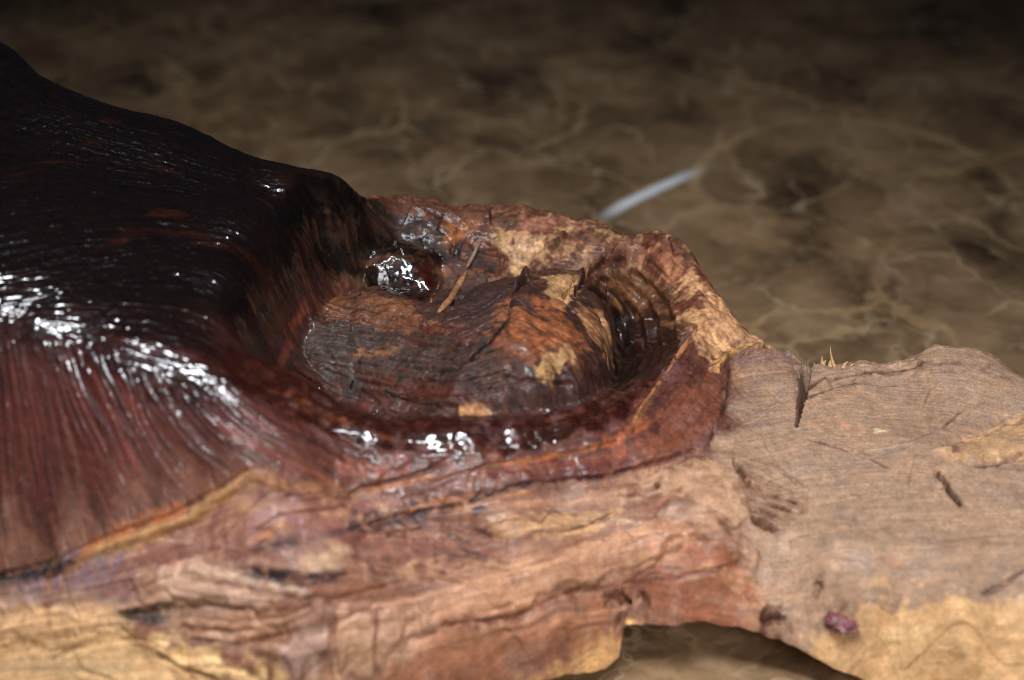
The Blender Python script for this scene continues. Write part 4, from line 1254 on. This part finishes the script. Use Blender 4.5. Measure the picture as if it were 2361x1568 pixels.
idx = np.arange(NX * NY).reshape(NY, NX)
q_all = np.stack([idx[:-1, :-1], idx[:-1, 1:], idx[1:, 1:], idx[1:, :-1]], -1).reshape(-1, 4)
fz = zid[:-1, :-1].ravel()
PART = {'hump': ("swelling", "black lacquered swelling combed with fine ridges"), 'slope': ("front_slope", "red brown streaked slope below the ridge"), 'rim': ("rim", "wet glossy lip round the hollow"),
        'flank': ("front_face", "layered tan and brown torn wood face"), 'plank': ("plank", "dry pinkish tan raw wood with a split"), 'knob': ("burl", "orange and grey rounded burl inside the hollow"), 'hollow': ("hollow_wall", "stained tan wall behind the burl")}
POBJ = {}
for i, z in enumerate(ZONES):
    q = q_all[fz == i]
    used = np.unique(q)
    mp_ = np.full(NX * NY, -1, np.int64)
    mp_[used] = np.arange(len(used))
    me = grid_mesh(PART[z][0], PX.ravel()[used], PY.ravel()[used], PZ.ravel()[used], mp_[q],
                   {'tint': ('FLOAT_COLOR', fcol.reshape(-1, 4)[used]), 'gloss': ('FLOAT', GLO.ravel()[used]), 'flow': ('FLOAT_VECTOR', FLOW.reshape(-1, 3)[used])},
                   NRM.reshape(-1, 3)[used], M_WOOD)
    o = link(bpy.data.objects.new(PART[z][0], me), root)
    o['label'] = PART[z][1]
    POBJ[z] = o

# underside and back: closes the body down to the table, arched where the front edge is free
rowsv = []
fx_, fy_, fzz = PX[0], PY[0], PZ[0]
tp = taper[0]
leg_x = pt(1436, 1475, .014)[0]
free = smooth(leg_x - .001, leg_x + .001, fx_) * smooth(.008, .014, zf)
rowsv.append((fx_, fy_, fzz))
rowsv.append((fx_, fy_ + .0012, np.maximum(fzz - .0012, .0004)))
rowsv.append((fx_, fy_ + .018, np.maximum(fzz * free + .003 * free, .0004)))
rowsv.append((fx_, fy_ + .045, np.maximum(fzz * free * .9, .0004)))
rowsv.append((fx_, fy_ + .060, np.full(NX, .0004)))
bx_, by_, bz_ = PX[-1], PY[-1], PZ[-1]
rowsv.append((bx_, by_ + .012, np.full(NX, .0004)))
rowsv.append((bx_, by_ + .010, bz_ * .35 + .0004))
rowsv.append((bx_, by_ + .005, bz_ * .75 + .0004))
rowsv.append((bx_, by_, bz_))
rv = np.array([np.stack(r, 1) for r in rowsv])
nr = len(rv)
ui = np.arange(nr * NX).reshape(nr, NX)
uq = np.stack([ui[:-1, :-1], ui[1:, :-1], ui[1:, 1:], ui[:-1, 1:]], -1).reshape(-1, 4)
ucol = np.zeros((nr, NX, 4), np.float32)
ucol[..., 3] = 1
ucol[:5, :, :3] = c8(200, 150, 92)
ucol[5:, :, :3] = fcol[-1:, :, :3]
uflow = np.stack([rv[..., 2] * 8000, rv[..., 0] * 1000, rv[..., 1] * 1000], -1)
me = grid_mesh("underside", rv[..., 0].ravel(), rv[..., 1].ravel(), rv[..., 2].ravel(), uq,
               {'tint': ('FLOAT_COLOR', ucol.reshape(-1, 4)), 'gloss': ('FLOAT', np.zeros(nr * NX)), 'flow': ('FLOAT_VECTOR', uflow.reshape(-1, 3))}, None, M_WOOD)
link(bpy.data.objects.new("underside", me), root)['label'] = "pale hollowed underside with an arched front edge"


def strip(name, pts, width, height, mat, lift=.0, label=None, end_taper=.35, seed=0):
    """a raised fibre or splinter lying on the surface: irregular rounded section swept along a line"""
    L = line(pts, 9)
    n, k = len(L), 8
    r = np.random.default_rng(seed + 5)
    tan = np.gradient(L, axis=0)
    tan /= np.linalg.norm(tan, axis=1, keepdims=True) + 1e-12
    vs = []
    for i in range(n):
        s = np.cross(tan[i], [0, 0, 1.0]); s /= np.linalg.norm(s) + 1e-9
        up = np.cross(s, tan[i])
        f = i / (n - 1)
        tpv = end_taper + (1 - end_taper) * min(1, f / .15, (1 - f) / .15)
        for j in range(k):
            a = 2 * math.pi * j / k
            jw = 1 + .22 * (r.random() - .5)
            vs.append(L[i] + s * math.cos(a) * width * tpv * jw + up * (math.sin(a) * height * tpv * jw + lift))
    fs = [(i * k + j, i * k + (j + 1) % k, (i + 1) * k + (j + 1) % k, (i + 1) * k + j) for i in range(n - 1) for j in range(k)]
    fs += [tuple(range(k))[::-1], tuple((n - 1) * k + j for j in range(k))]
    me = bpy.data.meshes.new(name)
    me.from_pydata([tuple(v) for v in vs], [], fs)
    me.polygons.foreach_set('use_smooth', np.ones(len(fs), bool))
    me.materials.append(mat)
    o = link(bpy.data.objects.new(name, me), POBJ['hollow'])
    if label:
        o['label'] = label
    return o


strip("bark_strip", [(1010, 722), (1040, 690), (1062, 650), (1075, 628)], .0011, .0009, M_STICK, .0002, "short brown fibre standing in a fold", seed=1)
strip("bark_strip", [(988, 712), (1002, 680), (1012, 650)], .0007, .0004, M_STICK, .0001, seed=2)
strip("bark_strip", [(1188, 660), (1225, 622), (1262, 582), (1300, 545)], .0015, .0010, M_GREYSTICK, .0002, "grey bark strip crossing the back wall", seed=3)
strip("bark_strip", [(1076, 620), (1092, 590), (1108, 555)], .0007, .0006, M_GREYSTICK, .0004, seed=4)


def splinter(base, tip, rad, name="splinter", bend=.0008):
    k, n = 5, 5
    b_, t_ = np.array(base), np.array(tip)
    ax = t_ - b_
    s1 = np.cross(ax, [0.3, 1, .2]); s1 /= np.linalg.norm(s1)
    s2 = np.cross(ax, s1); s2 /= np.linalg.norm(s2)
    vs = []
    for i in range(n):
        f = i / (n - 1)
        c = b_ + ax * f + s1 * bend * math.sin(f * 2.5)
        for j in range(k):
            a = 2 * math.pi * j / k
            vs.append(c + (s1 * math.cos(a) + s2 * .5 * math.sin(a)) * rad * (1 - f * .93))
    fs = [(i * k + j, i * k + (j + 1) % k, (i + 1) * k + (j + 1) % k, (i + 1) * k + j) for i in range(n - 1) for j in range(k)] + [tuple(range(k))[::-1], tuple((n - 1) * k + j for j in range(k))]
    me = bpy.data.meshes.new(name)
    me.from_pydata([tuple(v) for v in vs], [], fs)
    me.materials.append(M_SPLINT)
    return link(bpy.data.objects.new(name, me), POBJ['plank'])


for (u, v, hu, hv, rd) in [(1930, 850, -12, -52, .0008), (1905, 848, -6, -28, .0012), (1893, 848, -14, -14, .0011), (1945, 850, 14, -16, .0009), (1918, 848, 4, -22, .0010), (1960, 850, 12, -10, .0008), (1885, 852, -22, 6, .0008), (1900, 846, 8, -14, .0013)]:
    p = at(u, v)
    d = ray(u, v)
    q = CAM + ray(u + hu, v + hv) * ((p - CAM) @ FWD)
    splinter(p - np.array([0, 0, .001]), q, rd)


def blob(name, u, v, rad, squash, mat, label=None, seed=0):
    import bmesh
    bm = bmesh.new()
    bmesh.ops.create_icosphere(bm, subdivisions=4, radius=1.0)
    p = at(u, v)
    for vt in bm.verts:
        c = vt.co.copy()
        a = np.array([c.x, c.y, c.z]) * 3.4 + seed * 7.1
        k = 1 + .38 * float(fbm(np.array([a[0]]), np.array([a[1]]), np.array([a[2]]), 5 + seed, 3)[0])
        vt.co = Vector((c.x * rad * k * 1.2, c.y * rad * k, c.z * rad * squash * k)) + Vector(p)
    me = bpy.data.meshes.new(name)
    bm.to_mesh(me)
    bm.free()
    me.polygons.foreach_set('use_smooth', np.ones(len(me.polygons), bool))
    me.materials.append(mat)
    o = link(bpy.data.objects.new(name, me), POBJ['plank'])
    if label:
        o['label'] = label
    return o


blob("resin_drop", 1948, 1432, .0038, .50, M_RESIN, "dried purple resin lump near the front edge", 1)

# ------------------------------------------------------------------ marble table top
import bmesh
bm = bmesh.new()
x0, x1, y0, y1, th = -.75, .75, -.42, .75, .03
vsq = [bm.verts.new((x, y, z)) for z in (-th, 0) for x, y in ((x0, y0), (x1, y0), (x1, y1), (x0, y1))]
for f in ((3, 2, 1, 0), (4, 5, 6, 7), (0, 1, 5, 4), (1, 2, 6, 5), (2, 3, 7, 6), (3, 0, 4, 7)):
    bm.faces.new([vsq[i] for i in f])
bmesh.ops.bevel(bm, geom=[e for e in bm.edges], offset=.004, segments=3, affect='EDGES')
me = bpy.data.meshes.new("marble_table_top")
bm.to_mesh(me)
bm.free()
me.materials.append(M_MARBLE)
tt = link(bpy.data.objects.new("marble_table_top", me))
tt['label'] = "polished brown veined marble table top under the carving"
tt['kind'] = "structure"
